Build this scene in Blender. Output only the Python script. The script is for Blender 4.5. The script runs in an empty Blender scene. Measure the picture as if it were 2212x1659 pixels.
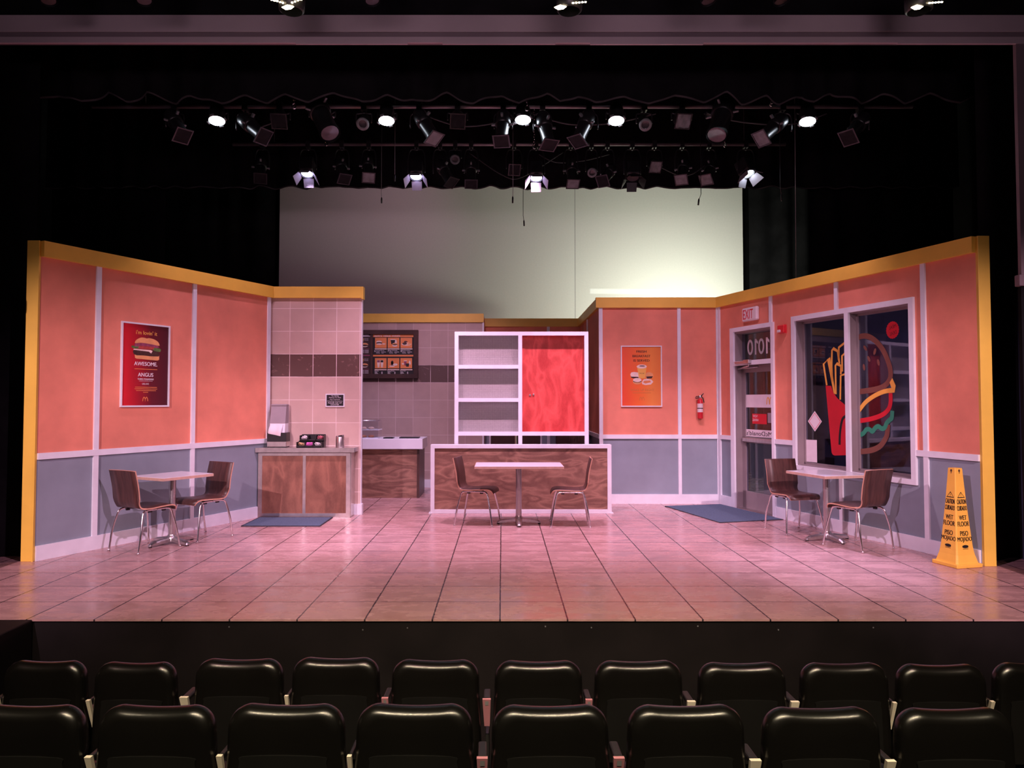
import bpy, bmesh, math, random
from mathutils import Vector, Matrix, Quaternion
random.seed(7)
PI = math.pi
SC = bpy.context.scene
COL = SC.collection
R = math.radians

# ------------------------------------------------------------------ materials
def new_mat(name):
    m = bpy.data.materials.new(name); m.use_nodes = True
    nt = m.node_tree; nt.nodes.clear()
    out = nt.nodes.new('ShaderNodeOutputMaterial')
    b = nt.nodes.new('ShaderNodeBsdfPrincipled')
    nt.links.new(b.outputs[0], out.inputs[0])
    return m, nt, b, out

class NB:
    """tiny node builder"""
    def __init__(s, nt): s.nt = nt
    def n(s, t, **kw):
        x = s.nt.nodes.new('ShaderNode' + t)
        for k, v in kw.items(): setattr(x, k, v)
        return x
    def link(s, a, b): s.nt.links.new(a, b)
    def val(s, inp, v):
        if hasattr(v, 'is_output'): s.link(v, inp)
        else: inp.default_value = v
    def math(s, op, a, b=0.0, c=0.0):
        x = s.n('Math', operation=op)
        s.val(x.inputs[0], a); s.val(x.inputs[1], b)
        if len(x.inputs) > 2: s.val(x.inputs[2], c)
        return x.outputs[0]
    def mix(s, f, a, b):
        x = s.n('Mix', data_type='RGBA')
        s.val(x.inputs[0], f)
        s.val(x.inputs[6], a if hasattr(a, 'is_output') else (*a, 1)[:4])
        s.val(x.inputs[7], b if hasattr(b, 'is_output') else (*b, 1)[:4])
        return x.outputs[2]
    def coords(s, scale=(1, 1, 1), loc=(0, 0, 0)):
        tc = s.n('TexCoord'); mp = s.n('Mapping')
        mp.inputs['Scale'].default_value = scale; mp.inputs['Location'].default_value = loc
        s.link(tc.outputs['Object'], mp.inputs[0])
        return mp.outputs[0]
    def noise(s, vec, scale=5, detail=4, rough=.55, dist=0):
        x = s.n('TexNoise'); s.link(vec, x.inputs['Vector'])
        x.inputs['Scale'].default_value = scale; x.inputs['Detail'].default_value = detail
        x.inputs['Roughness'].default_value = rough; x.inputs['Distortion'].default_value = dist
        return x.outputs[0]
    def ramp(s, f, p0, p1):
        x = s.n('MapRange'); s.val(x.inputs[0], f)
        x.inputs[1].default_value = p0; x.inputs[2].default_value = p1
        return x.outputs[0]
    def xyz(s, vec):
        x = s.n('SeparateXYZ'); s.link(vec, x.inputs[0]); return x.outputs

def mat(name, col, rough=.5, metal=0., var=.0, scale=4., stretch=(1, 1, 1), bump=0., bscale=60., emit=None, estr=0., spec=.5, coat=0., detail=4):
    m, nt, b, out = new_mat(name); q = NB(nt)
    v = q.coords(stretch)
    n = q.noise(v, scale, detail)
    f = q.ramp(n, .3, .7)
    lo = tuple(max(0, c * (1 - var)) for c in col); hi = tuple(min(1, c * (1 + var)) for c in col)
    q.link(q.mix(f, lo, hi), b.inputs['Base Color'])
    b.inputs['Roughness'].default_value = rough; b.inputs['Metallic'].default_value = metal
    b.inputs['Specular IOR Level'].default_value = spec
    if coat: b.inputs['Coat Weight'].default_value = coat
    if bump:
        bn = q.n('Bump'); bn.inputs['Strength'].default_value = bump; bn.inputs['Distance'].default_value = .01
        q.link(q.noise(q.coords(), bscale, 3), bn.inputs['Height']); q.link(bn.outputs[0], b.inputs['Normal'])
    if emit:
        b.inputs['Emission Color'].default_value = (*emit, 1); b.inputs['Emission Strength'].default_value = estr
    return m

def plywood(name, dark, light, stretch, bands=7., rough=.45, scale=1.3):
    m, nt, b, out = new_mat(name); q = NB(nt)
    v = q.coords(stretch)
    n = q.noise(v, scale, 2.5, .5, .6)
    p = q.math('PINGPONG', q.math('MULTIPLY', n, bands), 1.0)
    p2 = q.math('POWER', p, 1.6)
    fine = q.noise(q.coords(tuple(s * 6 for s in stretch)), 6, 3)
    f = q.math('ADD', q.math('MULTIPLY', p2, .65), q.math('MULTIPLY', fine, .45))
    blot = q.noise(q.coords(), 2.2, 3)
    f = q.math('ADD', f, q.math('MULTIPLY', q.math('SUBTRACT', blot, .5), .7))
    q.link(q.mix(q.ramp(f, .1, 1.0), dark, light), b.inputs['Base Color'])
    b.inputs['Roughness'].default_value = rough
    return m

def tile_wall(name, px, x0, base, band, grout):
    """square wall tiles, a dark band of tiles, thin pale grout; local x along the wall, local z up from the floor"""
    m, nt, b, out = new_mat(name); q = NB(nt)
    v = q.coords(); X, Y, Z = q.xyz(v)
    def line(c, off, per, w):
        t = q.math('FRACT', q.math('DIVIDE', q.math('ADD', c, -off + 50 * per), per))
        d = q.math('MULTIPLY', q.math('ABSOLUTE', q.math('SUBTRACT', t, .5)), per)
        return q.math('GREATER_THAN', d, per / 2 - w)
    gx = line(X, x0, px, .0042); gz = line(Z, 1.2235, .3075, .0042)
    g = q.math('MAXIMUM', gx, gz)
    cell = q.n('TexWhiteNoise', noise_dimensions='2D')
    cv = q.n('CombineXYZ')
    q.link(q.math('FLOOR', q.math('DIVIDE', q.math('ADD', X, -x0 + 50 * px), px)), cv.inputs[0])
    q.link(q.math('FLOOR', q.math('DIVIDE', q.math('ADD', Z, -1.2235 + 15.375), .3075)), cv.inputs[1])
    q.link(cv.outputs[0], cell.inputs['Vector'])
    n = q.noise(v, 5, 5)
    f = q.math('ADD', q.math('MULTIPLY', cell.outputs['Value'], .35), q.math('MULTIPLY', n, .8))
    c1 = q.mix(q.ramp(f, .2, .95), tuple(c * .86 for c in base), tuple(min(1, c * 1.1) for c in base))
    sc = q.noise(v, 9, 5, .6, 1.2)
    c2 = q.mix(q.ramp(sc, .60, .74), band, tuple(min(1, c * 2.6 + .04) for c in band))
    inb = q.math('MULTIPLY', q.math('GREATER_THAN', Z, 1.8385), q.math('LESS_THAN', Z, 2.146))
    c = q.mix(inb, c1, c2)
    wear = q.ramp(q.noise(v, 3, 3), .25, .5)
    q.link(q.mix(q.math('MULTIPLY', g, wear), c, grout), b.inputs['Base Color'])
    b.inputs['Roughness'].default_value = .5
    return m

def floor_tiles(name):
    m, nt, b, out = new_mat(name); q = NB(nt)
    v = q.coords(); X, Y, Z = q.xyz(v)
    PX, PY, X0, Y0 = .4695, .4715, -.016, 5.648
    def dist(c, off, per):
        t = q.math('FRACT', q.math('DIVIDE', q.math('ADD', c, -off + 50 * per), per))
        return q.math('SUBTRACT', per / 2, q.math('MULTIPLY', q.math('ABSOLUTE', q.math('SUBTRACT', t, .5)), per))
    wob = q.math('MULTIPLY', q.math('SUBTRACT', q.noise(v, 14, 2), .5), .004)
    gx = q.math('LESS_THAN', q.math('ADD', dist(X, X0, PX), wob), .0054)
    gy = q.math('LESS_THAN', q.math('ADD', dist(Y, Y0, PY), wob), .0048)
    g = q.math('MAXIMUM', gx, gy)
    cell = q.n('TexWhiteNoise', noise_dimensions='2D'); cv = q.n('CombineXYZ')
    q.link(q.math('FLOOR', q.math('DIVIDE', q.math('ADD', X, -X0 + 50 * PX), PX)), cv.inputs[0])
    q.link(q.math('FLOOR', q.math('DIVIDE', q.math('ADD', Y, -Y0 + 50 * PY), PY)), cv.inputs[1])
    q.link(cv.outputs[0], cell.inputs['Vector'])
    ofs = q.n('VectorMath', operation='SCALE'); q.link(cell.outputs['Color'], ofs.inputs[0]); ofs.inputs['Scale'].default_value = 9
    add = q.n('VectorMath', operation='ADD'); q.link(v, add.inputs[0]); q.link(ofs.outputs[0], add.inputs[1])
    st = q.n('VectorMath', operation='MULTIPLY'); q.link(add.outputs[0], st.inputs[0]); st.inputs[1].default_value = (1, 2.3, 1)
    n1 = q.noise(st.outputs[0], 3.2, 6, .62, .5)
    n2 = q.noise(st.outputs[0], 22, 4, .6)
    f = q.math('ADD', q.math('MULTIPLY', n1, .75), q.math('MULTIPLY', n2, .25))
    f = q.math('ADD', f, q.math('MULTIPLY', q.math('SUBTRACT', cell.outputs['Value'], .5), .08))
    c = q.mix(q.ramp(f, .25, .75), (.36, .215, .205), (.60, .385, .365))
    q.link(q.mix(g, c, (.028, .02, .025)), b.inputs['Base Color'])
    q.link(q.ramp(n1, .2, 1.4), b.inputs['Roughness'])
    b.inputs['Roughness'].default_value = .38
    b.inputs['Specular IOR Level'].default_value = .35
    return m

def glass_mat(name, tint=(.75, .8, .9), refl=.9, rough=.02):
    m, nt, b, out = new_mat(name); q = NB(nt)
    nt.nodes.remove(b)
    tr = q.n('BsdfTransparent'); tr.inputs[0].default_value = (*tint, 1)
    gl = q.n('BsdfGlossy'); gl.inputs['Roughness'].default_value = rough; gl.inputs[0].default_value = (1, 1, 1, 1)
    lw = q.n('LayerWeight'); lw.inputs[0].default_value = .5
    fr = q.math('ADD', .05, q.math('MULTIPLY', q.math('POWER', lw.outputs[1], 4.0), .85))
    mx = q.n('MixShader')
    q.link(q.math('MULTIPLY', fr, refl), mx.inputs[0])
    q.link(tr.outputs[0], mx.inputs[1]); q.link(gl.outputs[0], mx.inputs[2]); q.link(mx.outputs[0], out.inputs[0])
    bn = q.n('Bump'); bn.inputs['Strength'].default_value = .03
    q.link(q.noise(q.coords(), 3, 2), bn.inputs['Height']); q.link(bn.outputs[0], gl.inputs['Normal'])
    return m

def gradient_mat(name, stops, axis=0, span=1., rough=.3):
    """print whose own ink runs from one colour to another across its width"""
    m, nt, b, out = new_mat(name); q = NB(nt)
    c = q.xyz(q.coords())[axis]
    f = q.math('ADD', q.math('DIVIDE', c, span), .5)
    f = q.math('ADD', f, q.math('MULTIPLY', q.math('SUBTRACT', q.noise(q.coords(), 2.5, 2), .5), .22))
    r = q.n('ValToRGB'); q.link(f, r.inputs[0])
    els = r.color_ramp.elements
    for i, (p, col) in enumerate(stops):
        e = els[i] if i < 2 else els.new(p)
        e.position = p; e.color = (*col, 1)
    q.link(r.outputs[0], b.inputs['Base Color']); b.inputs['Roughness'].default_value = rough
    return m

def embossed(name, col):
    m, nt, b, out = new_mat(name); q = NB(nt)
    v = q.coords((1, 1, 1)); X, Y, Z = q.xyz(v)
    a = q.math('SINE', q.math('MULTIPLY', q.math('ADD', X, Z), 260)); c = q.math('SINE', q.math('MULTIPLY', q.math('SUBTRACT', X, Z), 260))
    h = q.math('MULTIPLY', a, c)
    n = q.noise(v, 40, 3)
    q.link(q.mix(q.ramp(q.math('ADD', h, n), -.3, 1.3), tuple(k * .7 for k in col), tuple(min(1, k * 1.25) for k in col)), b.inputs['Base Color'])
    bn = q.n('Bump'); bn.inputs['Strength'].default_value = .35; bn.inputs['Distance'].default_value = .004
    q.link(h, bn.inputs['Height']); q.link(bn.outputs[0], b.inputs['Normal'])
    b.inputs['Roughness'].default_value = .45; b.inputs['Metallic'].default_value = .35
    return m

M = {}
M['floor'] = floor_tiles('stage floor tile')
M['orange'] = mat('orange wall paint', (.77, .268, .170), .75, var=.17, scale=1.6, bump=.05, detail=6)
M['gray'] = mat('gray wall paint', (.25, .31, .355), .65, var=.10, scale=2.0, bump=.04)
M['white'] = mat('white trim paint', (.78, .83, .87), .55, var=.05, scale=6)
M['yellow'] = mat('yellow trim paint', (.86, .58, .08), .5, var=.07, scale=3)
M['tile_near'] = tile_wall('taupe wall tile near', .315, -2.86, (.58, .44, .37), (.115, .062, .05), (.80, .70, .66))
M['tile_kitchen'] = tile_wall('taupe wall tile kitchen', .306, -2.181, (.47, .36, .32), (.10, .058, .05), (.62, .52, .50))  # near tile darkened: the kitchen's dimmer light put into its colour
M['wood'] = plywood('stained plywood', (.17, .082, .058), (.41, .23, .155), (1, 1, 3.2), 9, .45, 1.9)
M['wood_up'] = plywood('stained plywood upright', (.16, .066, .040), (.36, .165, .10), (2.6, 1, 1), 6, .45, 1.7)
M['red_ply'] = plywood('red stained plywood', (.46, .028, .026), (.80, .105, .09), (2.6, 1, 1), 6, .45, 1.8)
M['emboss'] = embossed('embossed metal sheet', (.40, .37, .36))
M['walnut'] = mat('walnut veneer', (.075, .034, .027), .40, var=.45, scale=7, stretch=(5, 1, .6))
M['ply_edge'] = mat('pale ply edge', (.62, .36, .24), .5, var=.1, scale=20)
M['chrome'] = mat('chrome', (.80, .80, .82), .16, 1., var=.03)
M['alu'] = mat('brushed aluminium', (.62, .61, .61), .34, 1., var=.1, scale=30, stretch=(1, 1, .1))
M['steel'] = mat('stainless steel', (.66, .63, .61), .33, 1., var=.12, scale=12)
M['laminate'] = mat('white laminate', (.78, .82, .87), .22, var=.03)
M['lam_edge'] = mat('pale tan edge band', (.60, .42, .32), .5, var=.1, scale=20)
M['black_plastic'] = mat('black plastic', (.012, .012, .013), .4, var=.2)
M['black_metal'] = mat('black painted metal', (.022, .021, .022), .42, var=.25, scale=8)
M['lamp_black'] = mat('lamp black', (.016, .016, .018), .35, var=.3, scale=10)
M['drape'] = mat('black velour', (.010, .010, .011), 1., var=.35, scale=3, spec=.05)
M['hem_lit'] = mat('velour hem lit edge', (.045, .043, .045), 1., var=.35, scale=6, spec=.05)  # paler than the drape: light caught on the hem put into the colour
M['black_paint'] = mat('black stage paint', (.008, .0065, .0068), .6, var=.35, scale=3, spec=.25)
M['vinyl'] = mat('black vinyl', (.004, .0036, .0032), .27, var=.15, scale=5, bump=.035, bscale=220)
M['shell'] = mat('black seat shell', (.004, .0038, .0036), .8, var=.2, spec=.12, scale=5)
M['cyc'] = mat('white screen cloth', (.80, .80, .76), .95, var=.02, scale=30, spec=.1)
M['mauve'] = mat('mauve painted beam', (.46, .38, .41), .6, var=.10, scale=1.2)
M['mauve_dark'] = mat('dark mauve column', (.20, .15, .17), .7, var=.15, scale=1.2)
M['door_gray'] = mat('door metal gray', (.26, .22, .22), .5, var=.08, scale=4)
M['glass'] = glass_mat('window glass', (.80, .84, .92), .9)
M['clear'] = glass_mat('clear case', (.95, .96, .98), 1.0)
M['navy'] = mat('dark navy backing', (.030, .034, .062), .8, var=.3, scale=3)
M['backing_brown'] = mat('brown backing', (.060, .030, .024), .8, var=.3, scale=3)
M['red_paint'] = mat('glossy red enamel', (.62, .015, .03), .25, var=.05, coat=.3)
M['red_plastic'] = mat('red plastic', (.75, .03, .04), .35, var=.05)
M['paper'] = mat('white paper', (.82, .78, .80), .8, var=.04, scale=9)
M['label'] = mat('white label', (.75, .70, .70), .6, var=.05)
M['ink'] = mat('black ink', (.008, .007, .008), .6, var=.1)
M['ink_brown'] = mat('dark brown ink', (.05, .02, .018), .6, var=.1)
M['ink_gray'] = mat('gray ink', (.30, .28, .30), .6, var=.1)
M['white_ink'] = mat('white ink', (.85, .83, .85), .5, var=.02)
M['gold_ink'] = mat('golden ink', (.85, .48, .10), .5, var=.05)
M['orange_ink'] = mat('orange ink', (.78, .27, .08), .5, var=.06)
M['faint_ink'] = mat('faint orange ink', (.62, .21, .05), .5, var=.05)
M['red_vinyl'] = mat('red vinyl decal', (.66, .012, .03), .45, var=.06)
M['brown_vinyl'] = mat('brown vinyl decal', (.20, .075, .05), .5, var=.08)
M['yellow_vinyl'] = mat('yellow vinyl decal', (.95, .50, .08), .45, var=.06)
M['green_vinyl'] = mat('green vinyl decal', (.03, .30, .17), .5, var=.08)
M['bun'] = mat('bun print', (.78, .38, .15), .5, var=.15, scale=8)
M['patty'] = mat('patty print', (.06, .025, .02), .5, var=.4, scale=40)
M['lettuce'] = mat('lettuce print', (.10, .20, .05), .5, var=.4, scale=30)
M['onion'] = mat('onion print', (.28, .06, .12), .5, var=.3, scale=30)
M['tomato'] = mat('tomato print', (.40, .06, .05), .5, var=.3, scale=30)
M['cream'] = mat('cream print', (.85, .70, .60), .5, var=.1, scale=20)
M['mat_rug'] = mat('blue gray ribbed mat', (.10, .15, .21), .95, var=.35, scale=160, spec=.1)
M['mat_edge'] = mat('dark mat edge', (.035, .035, .045), .9, var=.2)
M['cone_yellow'] = mat('yellow plastic', (.95, .57, .085), .42, var=.06, scale=5)
M['amber'] = mat('amber filament glow', (1, .8, .5), .5, emit=(1, .80, .52), estr=14)
M['led_white'] = mat('lit lamp lens', (1, 1, 1), .5, emit=(.80, .88, 1.0), estr=22)
M['lens_lav'] = mat('lit lavender lens', (1, 1, 1), .5, emit=(.62, .55, 1.0), estr=9)
M['lens_dim'] = mat('unlit glass lens', (.07, .06, .065), .12, var=.2, scale=20)
M['gel_gray'] = mat('pale gel sheet', (.17, .19, .19), .5, var=.3, scale=14)
M['gel_dark'] = mat('dark gel sheet', (.012, .012, .013), .6, var=.3, scale=14, spec=.1)
M['barn_lit'] = mat('barn door lit pale', (.42, .40, .44), .5, var=.15)  # pale only on lit lamps: the lamp's glow put into the colour
M['arm_cream'] = mat('cream armrest', (.85, .76, .62), .5, var=.08)
M['arm_mauve'] = mat('mauve armrest', (.55, .22, .27), .5, var=.08)
M['cable'] = mat('black cable', (.03, .03, .032), .6, var=.2)
M['cable_pale'] = mat('pale wire', (.30, .29, .30), .5, var=.2)
M['pipe'] = mat('steel pipe', (.30, .27, .28), .45, .6, var=.2, scale=6)
M['food_pale'] = mat('pale pastry', (.72, .55, .45), .6, var=.2, scale=30)
M['food_brown'] = mat('baked pastry', (.50, .24, .13), .6, var=.3, scale=30)
M['packet_pink'] = mat('pink packets', (.75, .16, .55), .6, var=.35, scale=60)
M['packet_tan'] = mat('tan packets', (.70, .50, .28), .6, var=.35, scale=60)
M['packet_white'] = mat('white packets', (.78, .76, .78), .6, var=.25, scale=60)
M['packet_red'] = mat('red white packets', (.60, .16, .20), .6, var=.9, scale=70)

# ------------------------------------------------------------------ mesh builder
class MB:
    def __init__(s): s.v = []; s.f = []; s.mi = []; s.sm = []
    def add(s, vs, fs, mi=0, smooth=False, X=None):
        o = len(s.v)
        s.v += [tuple(X @ Vector(p)) if X is not None else tuple(p) for p in vs]
        s.f += [[o + i for i in f] for f in fs]; s.mi += [mi] * len(fs); s.sm += [smooth] * len(fs)
        return s
    def bx(s, x0, x1, y0, y1, z0, z1, mi=0, bev=0, X=None, seg=2):
        if bev:
            bm = bmesh.new(); bmesh.ops.create_cube(bm, size=1)
            for v in bm.verts: v.co = ((x0 + x1) / 2 + v.co.x * (x1 - x0), (y0 + y1) / 2 + v.co.y * (y1 - y0), (z0 + z1) / 2 + v.co.z * (z1 - z0))
            bmesh.ops.bevel(bm, geom=bm.edges[:], offset=bev, segments=seg, profile=.5, affect='EDGES')
            bm.verts.index_update()
            s.add([v.co[:] for v in bm.verts], [[v.index for v in f.verts] for f in bm.faces], mi, False, X); bm.free(); return s
        vs = [(x, y, z) for z in (z0, z1) for y in (y0, y1) for x in (x0, x1)]
        return s.add(vs, [(0, 2, 3, 1), (4, 5, 7, 6), (0, 1, 5, 4), (2, 6, 7, 3), (0, 4, 6, 2), (1, 3, 7, 5)], mi, False, X)
    def tube(s, path, r, n=10, mi=0, caps=True, X=None):
        path = [Vector(p) for p in path]; rs = r if isinstance(r, (list, tuple)) else [r] * len(path)
        vs = []; up = None
        for i, p in enumerate(path):
            a = path[max(0, i - 1)]; c = path[min(len(path) - 1, i + 1)]
            t = (c - a).normalized()
            if up is None:
                up = t.orthogonal().normalized()
            else:
                up = (up - t * up.dot(t)); up = up.normalized() if up.length > 1e-6 else t.orthogonal().normalized()
            w = t.cross(up)
            for k in range(n):
                an = 2 * PI * k / n; vs.append(p + (up * math.cos(an) + w * math.sin(an)) * rs[i])
        fs = [(i * n + k, i * n + (k + 1) % n, (i + 1) * n + (k + 1) % n, (i + 1) * n + k) for i in range(len(path) - 1) for k in range(n)]
        s.add(vs, fs, mi, True, X)
        if caps:
            o = len(s.v) - len(vs); m = len(path) - 1
            s.f += [[o + k for k in range(n)][::-1], [o + m * n + k for k in range(n)]]; s.mi += [mi, mi]; s.sm += [False, False]
        return s
    def lathe(s, prof, n=24, mi=0, X=None, smooth=True):
        vs = [(r * math.cos(2 * PI * k / n), r * math.sin(2 * PI * k / n), z) for r, z in prof for k in range(n)]
        fs = [(i * n + k, i * n + (k + 1) % n, (i + 1) * n + (k + 1) % n, (i + 1) * n + k) for i in range(len(prof) - 1) for k in range(n)]
        return s.add(vs, fs, mi, smooth, X)
    def poly(s, pts, y=0., mi=0, X=None):
        """flat polygon in the xz plane, seen from -y"""
        a = sum(pts[i][0] * pts[(i + 1) % len(pts)][1] - pts[(i + 1) % len(pts)][0] * pts[i][1] for i in range(len(pts)))
        if a < 0: pts = pts[::-1]
        return s.add([(p[0], y, p[1]) for p in pts], [list(range(len(pts)))], mi, False, X)
    def ell(s, cx, cz, rx, rz, y=0., mi=0, n=28, a0=0., a1=360., rot=0., X=None):
        pts = []
        for k in range(n if a1 - a0 >= 360 else n + 1):
            a = R(a0 + (a1 - a0) * k / n); x, z = rx * math.cos(a), rz * math.sin(a)
            c, d = math.cos(R(rot)), math.sin(R(rot)); pts.append((cx + x * c - z * d, cz + x * d + z * c))
        return s.poly(pts, y, mi, X)
    def rect(s, x0, x1, z0, z1, y=0., mi=0, X=None): return s.poly([(x0, z0), (x1, z0), (x1, z1), (x0, z1)], y, mi, X)
    def prism(s, pts, y0, y1, mi=0, X=None):
        a = sum(pts[i][0] * pts[(i + 1) % len(pts)][1] - pts[(i + 1) % len(pts)][0] * pts[i][1] for i in range(len(pts)))
        if a < 0: pts = pts[::-1]
        n = len(pts)
        vs = [(p[0], y0, p[1]) for p in pts] + [(p[0], y1, p[1]) for p in pts]
        return s.add(vs, [list(range(n)), list(range(2 * n - 1, n - 1, -1))] + [(i + n, (i + 1) % n + n, (i + 1) % n, i) for i in range(n)], mi, False, X)
    def stroke(s, pts, w, y=0., mi=0, closed=False, smooth=0, X=None):
        """flat painted line of width w in the xz plane"""
        P = [Vector((p[0], p[1])) for p in pts]
        if smooth: P = [Vector(p) for p in catmull([tuple(p) for p in P], smooth, closed)]
        n = len(P); vs = []
        for i in range(n):
            a = P[(i - 1) % n] if closed or i else P[i]; b = P[(i + 1) % n] if closed or i < n - 1 else P[i]
            t = (b - a).normalized(); nn = Vector((-t.y, t.x))
            d1 = (P[i] - a).normalized() if (P[i] - a).length > 1e-9 else t
            k = max(.45, abs(nn.dot(Vector((-d1.y, d1.x)))))
            vs += [P[i] + nn * w / 2 / k, P[i] - nn * w / 2 / k]
        fs = [(2 * i, 2 * i + 1, (2 * i + 3) % (2 * n), (2 * i + 2) % (2 * n)) for i in range(n if closed else n - 1)]
        return s.add([(p.x, y, p.y) for p in vs], fs, mi, False, X)
    def text(s, body, cx, cz, h, w=None, y=0., mi=0, bold=.0, mirror=False, align='C', shear=0., X=None, line=1.0):
        vs, fs, bb = text_geo(body, min(bold, 0), shear, line)
        cap = bb[3] - bb[1]; k = h / cap; kx = (w / (bb[2] - bb[0])) if w else k
        out = []
        for x, z in vs:
            px = (x - (bb[0] + bb[2]) / 2) * kx if align == 'C' else (x - bb[0]) * kx
            if mirror: px = -px
            out.append((cx + px, y, cz + (z - (bb[1] + bb[3]) / 2) * k))
        ff = [f[::-1] for f in fs] if mirror else fs
        if bold > 0:      # heavier lettering: a second and third pass a hair to each side
            for sg in (-1, 1): s.add([(p[0] + sg * bold * k, p[1] - .00012 * (sg + 2), p[2]) for p in out], ff, mi, False, X)
        return s.add(out, ff, mi, False, X)
    def build(s, name, mats, parent=None, loc=(0, 0, 0), rotz=0.):
        me = bpy.data.meshes.new(name); me.from_pydata(s.v, [], s.f)
        for m in (mats if isinstance(mats, (list, tuple)) else [mats]): me.materials.append(m)
        me.polygons.foreach_set('material_index', s.mi); me.polygons.foreach_set('use_smooth', s.sm); me.update()
        o = bpy.data.objects.new(name, me); COL.objects.link(o)
        o.parent = parent; o.location = loc; o.rotation_euler = (0, 0, rotz)
        return o

def catmull(pts, n=6, closed=False):
    out = []; m = len(pts)
    for i in range(m if closed else m - 1):
        p0 = pts[(i - 1) % m] if closed or i else pts[0]; p1 = pts[i]; p2 = pts[(i + 1) % m]; p3 = pts[(i + 2) % m] if closed or i < m - 2 else pts[-1]
        for k in range(n):
            t = k / n
            out.append(tuple(.5 * (2 * b + (c - a) * t + (2 * a - 5 * b + 4 * c - d) * t * t + (3 * b - a - 3 * c + d) * t ** 3) for a, b, c, d in zip(p0, p1, p2, p3)))
    if not closed: out.append(tuple(pts[-1]))
    return out

_TXT = {}
def text_geo(body, bold, shear, line):
    key = (body, bold, shear, line)
    if key in _TXT: return _TXT[key]
    cu = bpy.data.curves.new('t', 'FONT'); cu.body = body; cu.size = 1; cu.offset = bold; cu.shear = shear
    cu.resolution_u = 5; cu.align_x = 'CENTER'; cu.space_line = line
    ob = bpy.data.objects.new('t', cu); COL.objects.link(ob)
    dg = bpy.context.evaluated_depsgraph_get(); ev = ob.evaluated_get(dg); me = ev.to_mesh()
    vs = [(v.co.x, v.co.y) for v in me.vertices]; fs = []
    for p in me.polygons:
        ix = list(p.vertices); a = 0
        for i in range(len(ix)):
            (x1, y1), (x2, y2) = vs[ix[i]], vs[ix[(i + 1) % len(ix)]]; a += x1 * y2 - x2 * y1
        fs.append(ix if a > 0 else ix[::-1])
    ev.to_mesh_clear(); bpy.data.objects.remove(ob); bpy.data.curves.remove(cu)
    xs = [v[0] for v in vs]; zs = [v[1] for v in vs]
    _TXT[key] = (vs, fs, (min(xs), min(zs), max(xs), max(zs)))
    return _TXT[key]

def ring(m, x0, x1, y0, y1, z0, z1, t, mi=0):
    """four-sided frame in the xz plane, its sides butted so that no two faces coincide"""
    m.bx(x0, x1, y0, y1, z0, z0 + t, mi); m.bx(x0, x1, y0, y1, z1 - t, z1, mi)
    m.bx(x0, x0 + t, y0, y1, z0 + t, z1 - t, mi); m.bx(x1 - t, x1, y0, y1, z0 + t, z1 - t, mi)
def ringz(m, x0, x1, y0, y1, z0, z1, t, X=None):
    m.bx(x0, x1, y0, y0 + t, z0, z1, X=X); m.bx(x0, x1, y1 - t, y1, z0, z1, X=X)
    m.bx(x0, x0 + t, y0 + t, y1 - t, z0, z1, X=X); m.bx(x1 - t, x1, y0 + t, y1 - t, z0, z1, X=X)
def thing(name, label, cat, loc=(0, 0, 0), rotz=0., group=None):
    o = bpy.data.objects.new(name, None); COL.objects.link(o); o.empty_display_size = .1
    o.location = loc; o.rotation_euler = (0, 0, rotz); o['label'] = label; o['category'] = cat
    if group: o['group'] = group
    return o
def tag(o, label, cat, group=None):
    o['label'] = label; o['category'] = cat
    if group: o['group'] = group
    return o
def struct(o): o['kind'] = 'structure'; return o
def kids(o): return [c for c in bpy.data.objects if c.parent == o]
def dup(root, loc, rotz, label=None, group=None, children=None):
    r = root.copy(); COL.objects.link(r); r.location = loc; r.rotation_euler = (0, 0, rotz)
    if label: r['label'] = label
    if group: r['group'] = group
    for ch in (children or kids(root)):
        c = ch.copy(); COL.objects.link(c); c.parent = r
        for g in kids(ch):
            d = g.copy(); COL.objects.link(d); d.parent = c
    return r
def look(d):
    """rotation taking +z onto direction d"""
    return Vector(d).normalized().to_track_quat('Z', 'Y').to_matrix().to_4x4()
# ------------------------------------------------------------------ the stage floor, pit and house
m = MB(); m.bx(-7.5, 7.5, 5.197, 15.8, -.013, 0); struct(m.build('floor', M['floor']))
m = MB(); m.bx(-7.5, 7.5, 5.21, 5.3, -.95, -.0135); struct(m.build('wall_stage_front', M['black_paint']))
m = MB()
for x, z in ((-.97, -.075), (-.66, -.062), (.30, -.052), (.62, -.06), (1.36, -.05), (1.92, -.075), (2.58, -.06), (-1.9, -.055), (2.83, -.44)):
    m.bx(x - .004, x + .004, 5.206, 5.2105, z - .004, z + .004)
struct(m.build('trim_stage_front_staples', M['gel_gray']))
m = MB(); m.bx(-7.5, -3.26, 2.6, 5.196, -.95, 0, bev=.008); struct(m.build('wall_stage_side_platform', M['black_paint']))
m = MB(); m.bx(-7.5, 7.5, 3.36, 5.21, -1.0, -.72); m.bx(-7.5, 7.5, -.5, 3.36, -1.0, -.57); struct(m.build('floor_house', M['black_paint']))
# the black shell of the stage house
m = MB(); m.bx(-7.5, 7.5, 15.7, 15.8, 0, 9); struct(m.build('wall_stage_rear', M['drape']))
m = MB(); m.bx(-7.6, -7.5, -.5, 15.8, -1, 9); struct(m.build('wall_house_left', M['drape']))
m = MB(); m.bx(7.5, 7.6, -.5, 15.8, -1, 9); struct(m.build('wall_house_right', M['drape']))
m = MB(); m.bx(-7.6, 7.6, -.5, 15.8, 9, 9.1); struct(m.build('ceiling', M['drape']))

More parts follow.
